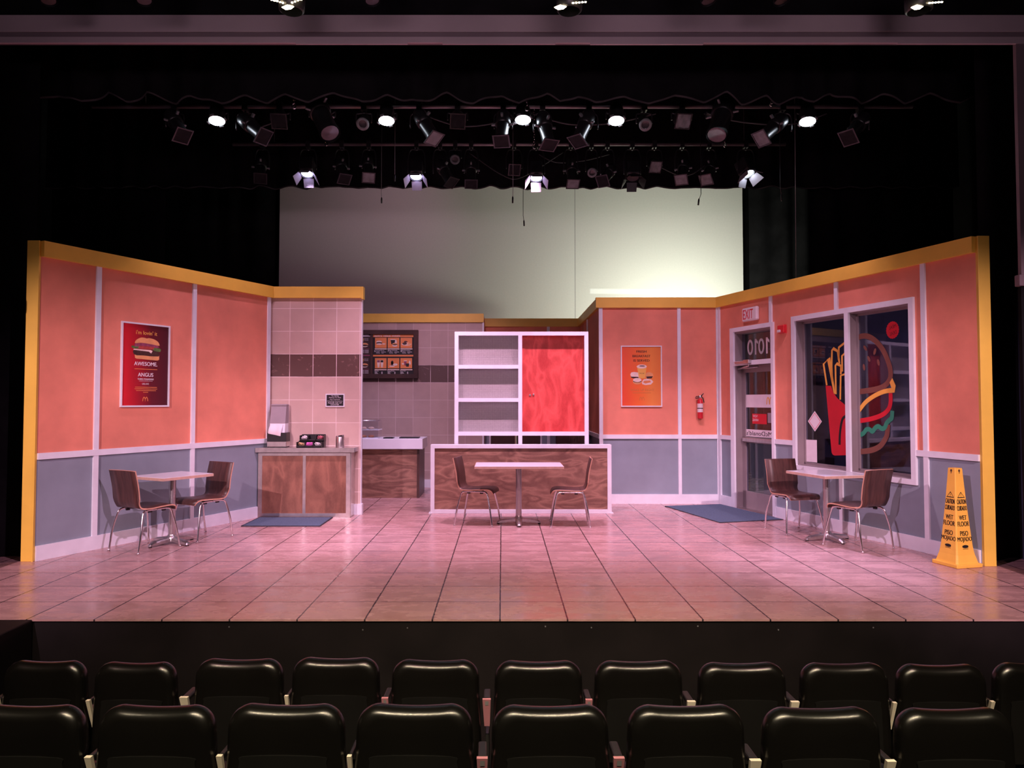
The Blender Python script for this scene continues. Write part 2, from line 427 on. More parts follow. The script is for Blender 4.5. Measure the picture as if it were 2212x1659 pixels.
# proscenium: beam with a step and a lower strip, the columns at its ends
b = MB(); b.bx(-7.4, 7.4, 6.45, 6.615, 4.783, 4.937, bev=.006); beam = struct(b.build('trim_proscenium_beam', M['mauve']))
b = MB(); b.bx(-7.4, 7.4, 6.468, 6.60, 4.736, 4.783); b.build('groove', M['mauve_dark'], beam)
b = MB()
for x0, x1, d in ((-7.4, -1.83, .004), (-1.83, -.84, -.006), (-.84, -.53, .006), (-.53, .47, -.006), (.47, .78, .004), (.78, 1.78, -.009), (1.78, 3.5, .004), (3.5, 7.4, -.003)):
    b.bx(x0, x1, 6.452, 6.472, 4.681 + d, 4.738)
b.build('lower_strip', M['mauve'], beam)
for sx, nm in ((1, 'right'), (-1, 'left')):
    b = MB(); x0, x1 = sorted((sx * 4.552, sx * 6.2)); b.bx(x0, x1, 6.46, 6.5, 2.62, 4.70); col = struct(b.build('trim_proscenium_column_' + nm, M['mauve_dark']))
    b = MB(); x0, x1 = sorted((sx * 4.545, sx * 6.2)); b.bx(x0, x1, 6.46, 6.5, 0, 2.52); b.build('lower_shaft', M['drape'], col)
    b = MB(); x0, x1 = sorted((sx * 4.515, sx * 6.2)); b.bx(x0, x1, 6.43, 6.5, 2.52, 2.62, bev=.008); b.build('ledge', M['mauve_dark'], col)
m = MB(); m.bx(-7.5, 7.5, 6.62, 6.8, 4.94, 9); struct(m.build('wall_above_beam', M['drape']))

# ------------------------------------------------------------------ set flats. Each wall has its own frame: x along it, y to its back, z up
H = 3.04
class Wall:
    def __init__(s, name, p0, p1):
        s.p0 = Vector(p0); d = Vector(p1) - s.p0; s.L = d.length; s.d = d.normalized(); s.n = Vector((-s.d.y, s.d.x)); s.rot = math.atan2(d.y, d.x); s.name = name
    def at(s, u, z=0., off=0.): p = s.p0 + s.d * u + s.n * off; return (p.x, p.y, z)
    def panels(s, xs, zs, holes, mats, split=.985, t=.045):
        """the flat itself: boxes between the grid lines, left open where a hole is"""
        m = MB(); zs = sorted(set(zs + [0, split, H])); xs = sorted(set(xs + [0, s.L]))
        for a, b_ in zip(xs, xs[1:]):
            for c, d in zip(zs, zs[1:]):
                mx, mz = (a + b_) / 2, (c + d) / 2
                if any(h[0] < mx < h[1] and h[2] < mz < h[3] for h in holes): continue
                m.bx(a, b_, 0, t, c, d, 0 if mz > split else 1)
        s.o = struct(m.build(s.name, mats, None, s.at(0), s.rot)); return s.o
    def part(s, name, mb, mt): return mb.build(name, mt, s.o)
    def batten(s, x, z0, z1, w=.055):
        m = MB(); m.bx(x - w / 2, x + w / 2, -.02, 0, z0, z1); return s.part('batten', m, M['white'])
    def rail(s, x0, x1):
        m = MB(); m.bx(x0, x1, -.024, 0, .957, 1.018); return s.part('chair_rail', m, M['white'])
    def base(s, x0, x1, nm):
        m = MB(); m.bx(x0, x1, -.022, -.0005, 0, .14)
        o = m.build('baseboard_' + nm, M['white'], None, s.at(0), s.rot); struct(o); return o
    def cap(s, x0, x1, f=.045):
        m = MB(); m.bx(x0, x1, -f, 0, 2.90, H); m.bx(x0, x1, -f, .05, H, H + .012); return s.part('cap_board', m, M['yellow'])

A, B, E, D = (-4.43, 7.07), (-3.115, 9.90), (3.21, 10.94), (4.42, 6.875)
og = [M['orange'], M['gray']]
WL = Wall('wall_left', A, B); WL.panels([], [], [], og)
WL.cap(0, WL.L + .01); WL.rail(0, WL.L); WL.base(0, WL.L - .05, 'left')
for x in (.603, 1.842): WL.batten(x, 1.018, 2.90); WL.batten(x, .14, .957)
WL.batten(WL.L - .03, 1.018, 2.90)
m = MB(); m.bx(-4.545, -4.43, 7.04, 7.10, 0, 3.052, bev=.004)
m.bx(-4.437, -4.425, 7.033, 7.046, 0, 3.05); struct(m.build('trim_left_end_post', M['yellow']))

WT = Wall('wall_counter', (-3.17, 9.95), (-1.892, 9.95)); 
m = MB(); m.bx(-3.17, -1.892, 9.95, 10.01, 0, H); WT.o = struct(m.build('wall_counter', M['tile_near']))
m = MB(); m.bx(-3.17, -1.893, 9.905, 9.95, 2.90, H); m.bx(-3.17, -1.893, 9.905, 10.02, H, H + .012); m.bx(-1.892, -1.868, 9.905, 10.02, 2.885, H + .012); m.build('cap_board', M['yellow'], WT.o)
m = MB(); m.bx(-1.897, -1.887, 9.944, 10.015, .14, 2.885); m.build('corner_strip', M['white'], WT.o)
m = MB(); m.bx(-1.98, -1.872, 9.925, 10.02, 0, .14); struct(m.build('baseboard_counter', M['white']))

WK = Wall('wall_kitchen', (-4.6, 13.04), (-.327, 13.04))
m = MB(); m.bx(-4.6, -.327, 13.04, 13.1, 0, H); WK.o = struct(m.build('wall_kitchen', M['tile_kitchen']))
m = MB(); m.bx(-4.6, -.327, 12.995, 13.04, 2.90, H + .012); m.build('cap_board', M['yellow'], WK.o)
m = MB(); m.bx(-.35, -.322, 13.02, 13.105, .14, 2.90); m.build('corner_strip', M['white'], WK.o)
m = MB(); m.bx(-4.6, -.327, 13.02, 13.04, 0, .14); struct(m.build('baseboard_kitchen', M['white']))
m = MB(); m.bx(-.37, -.33, 13.1, 13.8, 0, H); struct(m.build('wall_kitchen_return', M['orange']))

# rear wall with a pair of brown swing doors
WF = Wall('wall_rear', (-.33, 13.8), (1.47, 13.8))
WF.panels([.115, 1.036], [2.06], [(.115, 1.036, 0, 2.06)], og)
WF.cap(0, 1.8); WF.batten(1.19, 1.018, 2.9); WF.batten(1.19, .14, .957); WF.rail(1.06, 1.8); WF.rail(0, .09); WF.base(1.06, 1.75, 'rear')
d2 = MB(); 
for x0, x1 in ((.085, .115), (1.036, 1.066)): d2.bx(x0, x1, -.03, .05, 0, 2.06)
d2.bx(.085, 1.066, -.03, .05, 2.06, 2.12)
d2 = struct(d2.build('door_2', M['white'], None, WF.at(0)))
for x0, x1 in ((.117, .565), (.60, 1.034)):
    m = MB(); m.bx(x0, x1, .01, .045, .005, 2.055); m.build('leaf', M['backing_brown'], d2)
m = MB(); m.bx(.566, .585, .0, .05, .005, 2.055); m.build('astragal', M['lam_edge'], d2)
# the return from the rear wall to the poster wall, facing the counter
WR = Wall('wall_return', (1.455, 13.8), (1.455, 11.0)); WR.panels([], [], [], og)
WR.cap(0, 2.83); WR.rail(0, 2.8); WR.batten(1.23, 1.018, 2.9); WR.batten(1.23, .14, .957)
# the poster wall
WP = Wall('wall_poster', (1.436, 11.0), (3.215, 10.985)); WP.panels([], [], [], og)
WP.cap(-.045, WP.L + .01); WP.rail(0, WP.L); WP.base(0, WP.L, 'poster')
for x, w in ((.028, .055), (1.19, .05)): WP.batten(x, 1.018, 2.9, w); WP.batten(x, .14, .957, w)
WP.batten(WP.L - .02, .14, 2.9, .04)

# right wall: glazed door and shop window
WW = Wall('wall_right', E, D)
LR = WW.L
dx0, dx1, wx0, wx1 = .396, 1.238, 1.711, 3.481
g_ = .02
WW.panels([dx0 - g_, dx1 + g_, wx0 - g_, wx1 + g_], [.715 - g_, 2.52 + g_, 2.507 + g_], [(dx0 - g_, dx1 + g_, 0, 2.507 + g_), (wx0 - g_, wx1 + g_, .715 - g_, 2.52 + g_)], og)
WW.cap(-.01, LR); WW.rail(.02, .311); WW.rail(1.275, 1.651); WW.rail(3.541, LR)
WW.base(0, .311, 'right_corner'); WW.base(1.275, LR - .01, 'right')
WW.batten(3.654, 1.018, 2.9); WW.batten(3.654, .14, .957)
WW.batten(2.434, 2.58, 2.9); WW.batten(2.47, .14, .66); WW.batten(1.225, 2.557, 2.9); WW.batten(.02, .14, 2.9, .04)
m = MB(); m.bx(4.42, 4.53, 6.84, 6.91, 0, 3.052, bev=.004); struct(m.build('trim_right_end_post', M['yellow']))
# dark backing flats beyond the glass
WBk = MB(); WBk.bx(.2, LR, .62, .66, 0, 2.9); bk = struct(WBk.build('wall_backing', M['navy'], None, WW.at(0), WW.rot))
m = MB(); m.bx(.25, 1.32, .56, .61, 0, 2.02); m.build('brown_sheet', M['backing_brown'], bk)
m = MB(); m.bx(1.93, 1.99, .55, .61, .3, 2.75); m.bx(2.05, 2.08, .55, .61, .3, 2.75); m.build('stud', M['mauve'], bk)
m = MB(); m.bx(.78, .81, .52, .56, .1, 2.5); m.build('door_stud', M['mauve'], bk)

# ---- door_1
d1 = MB()
d1.bx(.311, dx0, -.03, -.001, 0, 2.555); d1.bx(dx1, 1.288, -.03, -.001, 0, 2.555); d1.bx(dx0, dx1, -.03, -.001, 2.497, 2.555); d1.bx(dx0, dx1, -.03, -.001, 2.012, 2.076)
d1 = struct(d1.build('door_1', M['white'], None, WW.at(0), WW.rot))
m = MB()
m.bx(dx0, dx0 + .03, 0, .15, 0, 2.497); m.bx(dx1 - .012, dx1, 0, .15, 0, 2.497); m.bx(dx0 + .03, dx1 - .012, 0, .15, 2.467, 2.497); m.bx(dx0 + .03, dx1 - .012, 0, .15, 2.02, 2.06); m.build('jamb', M['door_gray'], d1)
m = MB()
lx0, lx1 = dx0 + .032, dx1 - .014
m.bx(lx0, lx0 + .075, .085, .125, .012, 2.014); m.bx(lx1 - .05, lx1, .085, .125, .012, 2.014)
m.bx(lx0, lx1, .085, .125, 1.915, 2.014); m.bx(lx0, lx1, .085, .125, .93, 1.01); m.bx(lx0, lx1, .085, .125, .012, .25)
leaf = m.build('leaf', M['door_gray'], d1)
m = MB(); m.bx(lx0 + .075, lx1 - .05, .102, .108, 1.01, 1.915); m.build('pane', M['glass'], leaf)
m = MB(); m.bx(lx0 + .075, lx1 - .05, .102, .108, .25, .93); m.build('pane', M['glass'], leaf)
m = MB(); m.bx(dx0 + .03, dx1 - .03, .10, .106, 2.06, 2.467); m.build('transom_pane', M['glass'], d1)
m = MB(); m.bx(lx0 + .05, lx1 - .01, .045, .07, .945, 1.0, bev=.006); m.bx(lx1 - .12, lx1 - .02, .04, .085, .952, .993, bev=.004); m.bx(lx0 + .05, lx0 + .09, .06, .085, .95, .99)
m.build('push_bar', M['alu'], leaf)
m = MB(); m.bx(.70, .83, -.085, -.03, 2.03, 2.085, bev=.008); m.bx(.47, .72, -.06, -.03, 2.035, 2.07, bev=.006)
m.tube([(.80, -.06, 2.03), (.80, -.06, 1.995), (.44, .02, 1.968)], .011, 8); m.tube([(.44, .02, 1.968), (.82, .08, 1.985)], .010, 8); m.build('door_closer', M['alu'], d1)
m = MB(); m.bx(.80, 1.275, -.05, -.03, 0, .012); m.bx(.40, dx1, .0, .16, 0, .012); m.build('threshold', M['alu'], d1)
# transfers on the glass, lettered to be read from the street
m = MB(); s_ = lambda u: LR - u
for u_ in (3.625, 3.375): m.stroke([(s_(u_) + .050 * math.cos(2 * PI * k / 28), 2.267 + .092 * math.sin(2 * PI * k / 28)) for k in range(28)], .034, .098, closed=True)
for u_ in (3.500, 3.250): m.rect(s_(u_) - .02, s_(u_) + .014, 2.158, 2.378, .098); m.poly([(s_(u_) + .014, 2.378), (s_(u_) + .052, 2.335), (s_(u_) + .052, 2.300), (s_(u_) + .014, 2.33)], .098); m.build('street_number', M['white_ink'], d1)
m = MB(); m.rect(s_(3.78), lx1 - .05, 1.425, 1.603, .1005); st = m.build('white_band', M['paper'], d1)
m = MB()
for cx in (-.032, .032): m.stroke([(s_(3.212) + cx - .030, 1.468), (s_(3.212) + cx - .022, 1.53), (s_(3.212) + cx, 1.562), (s_(3.212) + cx + .022, 1.53), (s_(3.212) + cx + .030, 1.468)], .017, .0995, smooth=4)
m.build('arches_mark', M['gold_ink'], st)
m = MB(); m.rect(s_(3.598), s_(3.277), 1.198, 1.338, .1005); st = m.build('hiring_sign', M['red_vinyl'], d1)
m = MB(); m.text('NOW', s_(3.53), 1.306, .035, .10, .0995, 0, .0, mirror=True); m.text('HIRING', s_(3.525), 1.252, .035, .13, .0995, 0, .0, mirror=True); m.build('lettering', M['white_ink'], st)
m = MB(); m.rect(s_(3.258), lx1 - .05, 1.22, 1.354, .1005); m.build('notice', M['ink_gray'], d1)
m = MB(); m.rect(s_(3.78), lx1 - .05, 1.018, 1.118, .1005); st = m.build('name_band', M['paper'], d1)
m = MB(); m.text("McDonald's", s_(3.45), 1.068, .062, .565, .0995, 0, .01, mirror=True); m.build('lettering', M['ink'], st)

# ---- window_1
w1 = MB()
w1.bx(1.651, wx0, -.03, -.001, .66, 2.58); w1.bx(wx1, 3.541, -.03, -.001, .66, 2.58); w1.bx(wx0, wx1, -.03, -.001, 2.52, 2.58); w1.bx(wx0, wx1, -.03, -.001, .66, .715)
w1 = struct(w1.build('window_1', M['white'], None, WW.at(0), WW.rot))
m = MB(); m.bx(2.573, 2.636, -.03, -.001, .715, 2.52); m.build('mullion', M['white'], w1)
m = MB(); m.bx(2.578, 2.633, 0, .135, .727, 2.508)
m.bx(wx0, wx0 + .012, 0, .14, .715, 2.52); m.bx(wx1 - .012, wx1, 0, .14, .715, 2.52); m.bx(wx0 + .012, wx1 - .012, 0, .14, 2.508, 2.52); m.bx(wx0 + .012, wx1 - .012, 0, .14, .715, .727); m.build('jamb', M['door_gray'], w1)
for a, c in ((wx0 + .012, 2.578), (2.633, wx1 - .012)):
    m = MB(); m.bx(a, a + .025, .085, .125, .727, 2.508); m.bx(c - .025, c, .085, .125, .727, 2.508); m.bx(a, c, .085, .125, 2.482, 2.508); m.bx(a, c, .085, .125, .727, .752)
    sa = m.build('sash', M['door_gray'], w1)
    m = MB(); m.bx(a + .025, c - .025, .103, .108, .752, 2.482); m.build('pane', M['glass'], sa)
T = lambda pts: [(LR - u, z) for u, z in pts]
yd = .1005
m = MB(); m.poly(T([(2.135, 1.698), (2.043, 1.696), (2.005, 1.617), (1.937, 1.545), (1.803, 1.461), (1.69, 1.44), (1.69, .885), (1.815, .885), (2.0, .868), (2.03, .876), (2.05, .901)]), yd); fb = m.build('fry_carton_decal', M['red_vinyl'], w1)
m = MB(); m.stroke(T([(1.916, 1.0), (1.908, 1.12), (1.885, 1.24), (1.855, 1.31), (1.81, 1.337)]), .034, yd - .0006, smooth=5); m.build('carton_mark', M['ink'], fb)
m = MB()
for f in ([(2.115, 1.705), (2.165, 1.963), (2.077, 2.029), (1.985, 1.60)], [(2.022, 1.75), (2.028, 1.933), (2.018, 2.12), (1.994, 2.139), (1.921, 2.102), (1.897, 1.955)], [(1.911, 2.0), (1.904, 2.147), (1.80, 2.198)],
          [(1.964, 1.595), (1.964, 1.937), (1.938, 1.957), (1.87, 1.925), (1.878, 1.827)], [(1.894, 1.53), (1.88, 1.813), (1.80, 1.83)], [(1.856, 1.86), (1.854, 2.044), (1.80, 2.074)]):
    m.stroke(T(f), .027, yd)
m.build('fries_decal', M['yellow_vinyl'], w1)
m = MB(); m.stroke(T([(1.66, 2.20), (1.58, 2.243), (1.489, 2.248), (1.401, 2.219), (1.315, 2.159), (1.232, 2.067), (1.168, 1.946), (1.137, 1.84), (1.148, 1.75), (1.224, 1.68), (1.361, 1.643), (1.62, 1.618)]), .062, yd, smooth=5)
m.stroke(T([(1.62, .937), (1.429, .966), (1.307, 1.016), (1.238, 1.085), (1.199, 1.152), (1.184, 1.26)]), .062, yd, smooth=5)
for u, z, r in ((1.441, 1.987, 30), (1.352, 2.062, -20), (1.303, 1.94, 15), (1.492, 2.111, 40), (1.515, 1.896, 10)): m.ell(LR - u, z, .018, .038, yd, rot=r, n=14)
m.build('bun_decal', M['brown_vinyl'], w1)
m = MB(); m.stroke(T([(1.61, 1.395), (1.506, 1.496), (1.38, 1.567), (1.242, 1.615), (1.12, 1.632)]), .05, yd - .0004, smooth=5); m.poly(T([(1.20, 1.60), (1.085, 1.605), (1.068, 1.68), (1.112, 1.762), (1.150, 1.715), (1.125, 1.655), (1.20, 1.65)]), yd - .0008); m.build('cheese_decal', M['yellow_vinyl'], w1)
m = MB(); m.stroke(T([(1.605, 1.288), (1.421, 1.316), (1.265, 1.362), (1.18, 1.419), (1.145, 1.491), (1.14, 1.60)]), .052, yd - .0002, smooth=5); m.build('ketchup_decal', M['red_vinyl'], w1)
m = MB(); m.stroke(T([(1.60, 1.125), (1.54, 1.151), (1.495, 1.193), (1.45, 1.198), (1.407, 1.177), (1.362, 1.218), (1.319, 1.236), (1.268, 1.212), (1.226, 1.229), (1.2, 1.276), (1.158, 1.312), (1.13, 1.335), (1.12, 1.41)]), .052, yd - .0006, smooth=5); m.build('lettuce_decal', M['green_vinyl'], w1)
m = MB(); n = 40; m.poly([(LR - 1.098 + (.084 if k % 2 else .090) * math.cos(2 * PI * k / n), 2.279 + (.090 if k % 2 else .096) * math.sin(2 * PI * k / n)) for k in range(n)], yd); stk = m.build('meal_deal_sticker', M['red_vinyl'], w1)
m = MB(); X = Matrix.Translation((LR - 1.098, 0, 2.279)) @ Matrix.Rotation(R(-12), 4, 'Y')
m.text('MEAL', .008, .034, .036, .10, yd - .0007, mirror=True, bold=-.004, X=X); m.text('DEAL', .0, -.034, .036, .10, yd - .0007, mirror=True, bold=-.004, X=X); m.build('lettering', M['ink'], stk)
m = MB(); m.poly(T([(2.332, 1.393), (2.209, 1.265), (2.333, 1.138), (2.458, 1.262)]), yd); dm = m.build('diamond_sticker', M['paper'], w1)
m = MB(); m.stroke(T([(2.332, 1.368), (2.232, 1.265), (2.333, 1.163), (2.435, 1.262)]), .006, yd - .0006, closed=True); m.build('red_border', M['red_vinyl'], dm)
m = MB(); m.poly(T([(2.513, 1.031), (2.302, 1.036), (2.302, .76), (2.517, .757)]), yd); m.build('paper_notice', M['paper'], w1)
# ------------------------------------------------------------------ dining chairs
def strip_shell(prof, widths, th):
    """bent plywood sheet: prof = (y, z) centre line, width at each point; faces walnut (0), the cut edge pale ply (1)"""
    m = MB(); n = len(prof); vs = []
    for i, ((y, z), w) in enumerate(zip(prof, widths)):
        a = prof[max(0, i - 1)]; c = prof[min(n - 1, i + 1)]
        t = Vector((c[0] - a[0], c[1] - a[1])).normalized(); nn = Vector((-t.y, t.x)) * th / 2
        for sx in (-1, -.5, 0, .5, 1):
            dish = .012 * (1 - sx * sx)
            for sg in (1, -1):
                vs.append((sx * w / 2, y + nn.x * sg - t.y * -dish * 0 + (nn.x / (th / 2)) * -dish * .6, z + nn.y * sg + (nn.y / (th / 2)) * -dish * .6))
    fs, es = [], []
    k = 10
    for i in range(n - 1):
        for j in range(4):
            a = i * k + j * 2; b = (i + 1) * k + j * 2
            fs += [(a, a + 2, b + 2, b), (a + 1, b + 1, b + 3, a + 3)]
        a, b = i * k, (i + 1) * k
        es += [(a, b, b + 1, a + 1), (a + 8, a + 9, b + 9, b + 8)]
    for j in range(4):
        a = j * 2; es.append((a, a + 1, a + 3, a + 2)); b = (n - 1) * k + j * 2; es.append((b, b + 2, b + 3, b + 1))
    m.add(vs, fs, 0, True); o = 0
    m.f += [list(f) for f in es]; m.mi += [1] * len(es); m.sm += [False] * len(es)
    return m
chair = thing('dining_chair', 'x', 'chair')
prof = catmull([(.228, .392), (.212, .425), (.165, .443), (.06, .441), (-.06, .434), (-.125, .435)], 5)
strip_shell(prof, [.36 + .04 * min(1, i / 6) for i in range(len(prof))], .013).build('seat', [M['walnut'], M['ply_edge']], chair)
prof2 = catmull([(-.125, .435), (-.175, .447), (-.202, .49), (-.212, .55), (-.222, .64), (-.24, .73), (-.262, .822)], 5)
strip_shell(prof2, [.40 - .035 * math.sin(PI * min(1, i / 14.)) for i in range(len(prof2))], .013).build('backrest', [M['walnut'], M['ply_edge']], chair)
for sx in (-1, 1):
    for sy in (-1, 1):
        fx, fy = sx * (.245 if sy > 0 else .225), sy * .235
        m = MB(); pts = catmull([(fx, fy, .004), (sx * .222, sy * .205, .20), (sx * .196, sy * .172, .36), (sx * .188, sy * .150, .405), (sx * .184, sy * .11, .418), (sx * .183, 0, .419)], 5)
        m.tube(pts, .0105, 10); m.lathe([(0, 0), (.013, 0), (.013, .02), (.0105, .022)], 10, X=Matrix.Translation((fx, fy, 0)))
        m.build('leg', M['chrome'], chair)
for sy in (-.07, .09):
    m = MB(); m.tube([(-.185, sy, .419), (.185, sy, .419)], .009, 8); m.build('cross_bar', M['chrome'], chair)
for sx in (-1, 1):
    for sy in (-.07, .09): m = MB(); m.bx(sx * .17 - .012, sx * .17 + .012, sy - .02, sy + .02, .392, .410, bev=.004); m.build('stacking_bumper', M['black_plastic'], chair)
ck = kids(chair)
def cplace(x, y, fx, fy, label, first=[True]):
    rz = math.atan2(-fx, fy)
    if first[0]:
        first[0] = False; chair.location = (x, y, 0); chair.rotation_euler = (0, 0, rz); chair['label'] = label; chair['group'] = 'walnut dining chairs'
    else: dup(chair, (x, y, 0), rz, label, 'walnut dining chairs', ck)
cplace(-3.668, 7.645, .46, .888, 'walnut dining chair by the gray wall, nearer one at the table under the burger poster')
cplace(-3.335, 8.26, -.50, -.866, 'walnut dining chair turned toward viewer at the far end of the burger poster table')
cplace(-.304, 9.195, .98, -.2, 'walnut dining chair facing right at the middle table before the counter')
cplace(.826, 9.115, -1, .05, 'walnut dining chair facing left at the middle table before the counter')
cplace(3.385, 8.66, .21, -.98, 'walnut dining chair beside the glass door at the far end of the window table')
cplace(3.69, 7.73, -.42, .91, 'walnut dining chair seen from behind at the near end of the window table')

# ------------------------------------------------------------------ cafe tables
def table(x, y, rz, L, W, label, arm=.27):
    t = thing('cafe_table', label, 'table', (x, y, 0), rz, 'cafe tables')
    m = MB(); m.bx(-L / 2 + .004, L / 2 - .004, -W / 2 + .004, W / 2 - .004, .70, .731, bev=.002); m.build('tabletop', M['laminate'], t)
    m = MB()
    ringz(m, -L / 2, L / 2, -W / 2, W / 2, .7005, .7285, .0035)
    m.build('edge_band', M['lam_edge'], t)
    m = MB(); m.lathe([(.036, .06), (.036, .69)], 28); m.build('column', M['alu'], t)
    m = MB(); m.bx(-.16, .16, -.14, .14, .688, .699, bev=.003); m.build('top_plate', M['black_metal'], t)
    m = MB()
    for k in range(4):
        X = Matrix.Rotation(k * PI / 2, 4, 'Z')
        pr = [(.0, .075, .045), (.06, .072, .04), (.14, .062, .032), (arm - .05, .052, .028), (arm - .01, .036, .026), (arm, .022, .022)]
        vs = []
        for r, z, w in pr:
            zb = max(.014, z - .04)
            vs += [(r, -w, zb), (r, -w, z - .012), (r, -w * .5, z), (r, w * .5, z), (r, w, z - .012), (r, w, zb)]
        fs = [(i * 6 + j, i * 6 + (j + 1) % 6, (i + 1) * 6 + (j + 1) % 6, (i + 1) * 6 + j) for i in range(len(pr) - 1) for j in range(6)] + [tuple((len(pr) - 1) * 6 + j for j in range(6))]
        m.add(vs, [f[::-1] for f in fs], 0, False, X)
    m.lathe([(.062, .03), (.06, .07), (.042, .085), (.037, .10)], 24)
    base = m.build('base', M['alu'], t)
    for k in range(4):
        m = MB(); m.lathe([(0, 0), (.017, 0), (.017, .016), (.008, .02)], 12, X=Matrix.Translation(((arm - .018) * math.cos(k * PI / 2), (arm - .018) * math.sin(k * PI / 2), 0))); m.build('glide', M['black_plastic'], base)
    return t
table(.203, 9.21, 0, 1.075, .61, 'white topped pedestal table standing in front of the wood paneled counter')
table(-3.515, 7.93, math.atan2(.874, .486), .62, .53, 'small white pedestal table under the burger poster')
table(3.545, 8.14, math.atan2(.97, -.24), .66, .54, 'small white pedestal table under the shop window')

# ------------------------------------------------------------------ mats
t = thing('floor_mat', 'blue gray floor mat in front of the condiment counter', 'mat', (-2.675, 9.33, 0))
m = MB(); m.bx(-.465, .465, -.325, .325, .001, .009); m.build('carpet', M['mat_rug'], t)
m = MB()
ringz(m, -.478, .478, -.338, .338, .0005, .0105, .0125)
m.build('rubber_edge', M['mat_edge'], t)
# doormat: one corner into the wall corner, running along the right wall
pc = [(2.334, 10.70), (3.19, 10.90), (3.585, 9.50), (2.70, 9.25)]
t = thing('door_mat', 'large blue gray mat lying in front of the glass door', 'mat', (2.94, 10.1, 0))
loc = [(x - 2.94, y - 10.1) for x, y in pc]
def flat(m, pts, z0, z1):
    n = len(pts); a = sum(pts[i][0] * pts[(i + 1) % n][1] - pts[(i + 1) % n][0] * pts[i][1] for i in range(n)); pts = pts if a > 0 else pts[::-1]
    m.add([(x, y, z0) for x, y in pts] + [(x, y, z1) for x, y in pts], [list(range(n))[::-1], list(range(n, 2 * n))] + [(i, (i + 1) % n, (i + 1) % n + n, i + n) for i in range(n)])
m = MB(); flat(m, [(x * .985, y * .985) for x, y in loc], .001, .0095); m.build('carpet', M['mat_rug'], t)
m = MB(); flat(m, loc, .0005, .008); m.build('rubber_edge', M['mat_edge'], t)

# ------------------------------------------------------------------ condiment counter by the tiled wall
t = thing('condiment_counter', 'steel topped condiment counter with two brown panels against the tiled wall', 'counter', (0, 0, 0))
m = MB(); flat(m, [(-3.178, 9.72), (-1.985, 9.72), (-1.985, 9.945), (-3.075, 9.945)], .005, .845); m.build('carcass', M['black_paint'], t)
for x0, x1 in ((-3.135, -2.60), (-2.565, -2.035)):
    m = MB(); m.bx(x0, x1, 9.705, 9.719, .052, .80); m.build('front_panel', M['wood_up'], t)
m = MB(); 
for a in ((-3.185, -3.132, .0, .845), (-2.037, -1.982, .0, .845), (-2.602, -2.563, .054, .80), (-3.132, -2.037, .80, .845), (-3.132, -2.037, .0, .054)): m.bx(a[0], a[1], 9.696, 9.712, a[2], a[3])
m.bx(-1.984, -1.974, 9.713, 9.94, .005, .845)
m.build('steel_trim', M['steel'], t)
m = MB(); flat(m, [(-3.212, 9.655), (-1.925, 9.655), (-1.925, 9.945), (-3.078, 9.945)], .847, .905); m.build('countertop', M['steel'], t)

# towel dispenser
t = thing('towel_dispenser', 'gray and black paper towel dispenser standing on the condiment counter', 'dispenser', (-2.952, 9.80, .905))
m = MB(); m.bx(-.127, .127, -.09, .09, .012, .078, bev=.006); m.bx(-.12, .12, -.08, .08, 0, .012, 1); m.build('base', [M['steel'], M['black_plastic']], t)
m = MB(); m.bx(-.126, .126, -.088, .09, .078, .195, bev=.004); m.build('lower_bin', M['black_plastic'], t)
m = MB(); m.add([(-.10, -.07, .195), (.10, -.07, .195), (.10, .09, .195), (-.10, .09, .195), (-.10, -.05, .325), (.10, -.05, .325), (.10, .09, .325), (-.10, .09, .325)], [(0, 1, 5, 4), (1, 2, 6, 5), (2, 3, 7, 6), (3, 0, 4, 7), (4, 5, 6, 7)]); m.build('body', M['white'], t)
m = MB(); m.add([(-.102, -.056, .318), (.102, -.056, .318), (.102, .095, .318), (-.102, .095, .318), (-.10, .0, .562), (.10, .0, .562), (.10, .095, .562), (-.10, .095, .562)], [(0, 1, 5, 4), (1, 2, 6, 5), (2, 3, 7, 6), (3, 0, 4, 7), (4, 5, 6, 7)])
m.bx(-.105, .105, -.012, .10, .545, .568, bev=.006); m.build('cover', M['ink_gray'], t)
m = MB(); gv = []; nx, nz = 10, 7
for j in range(nz):
    for i in range(nx):
        u, v = i / (nx - 1), j / (nz - 1)
        zb = .30 - v * (.115 + .035 * u) ; gv.append((-.09 + .165 * u - .02 * v + .0 * u, -.075 - .03 * math.sin(v * 2.2) - .006 * math.sin(u * 9), zb))
m.add(gv, [(j * nx + i, (j + 1) * nx + i, (j + 1) * nx + i + 1, j * nx + i + 1) for j in range(nz - 1) for i in range(nx - 1)], 0, True); m.build('paper_towel', M['paper'], t)

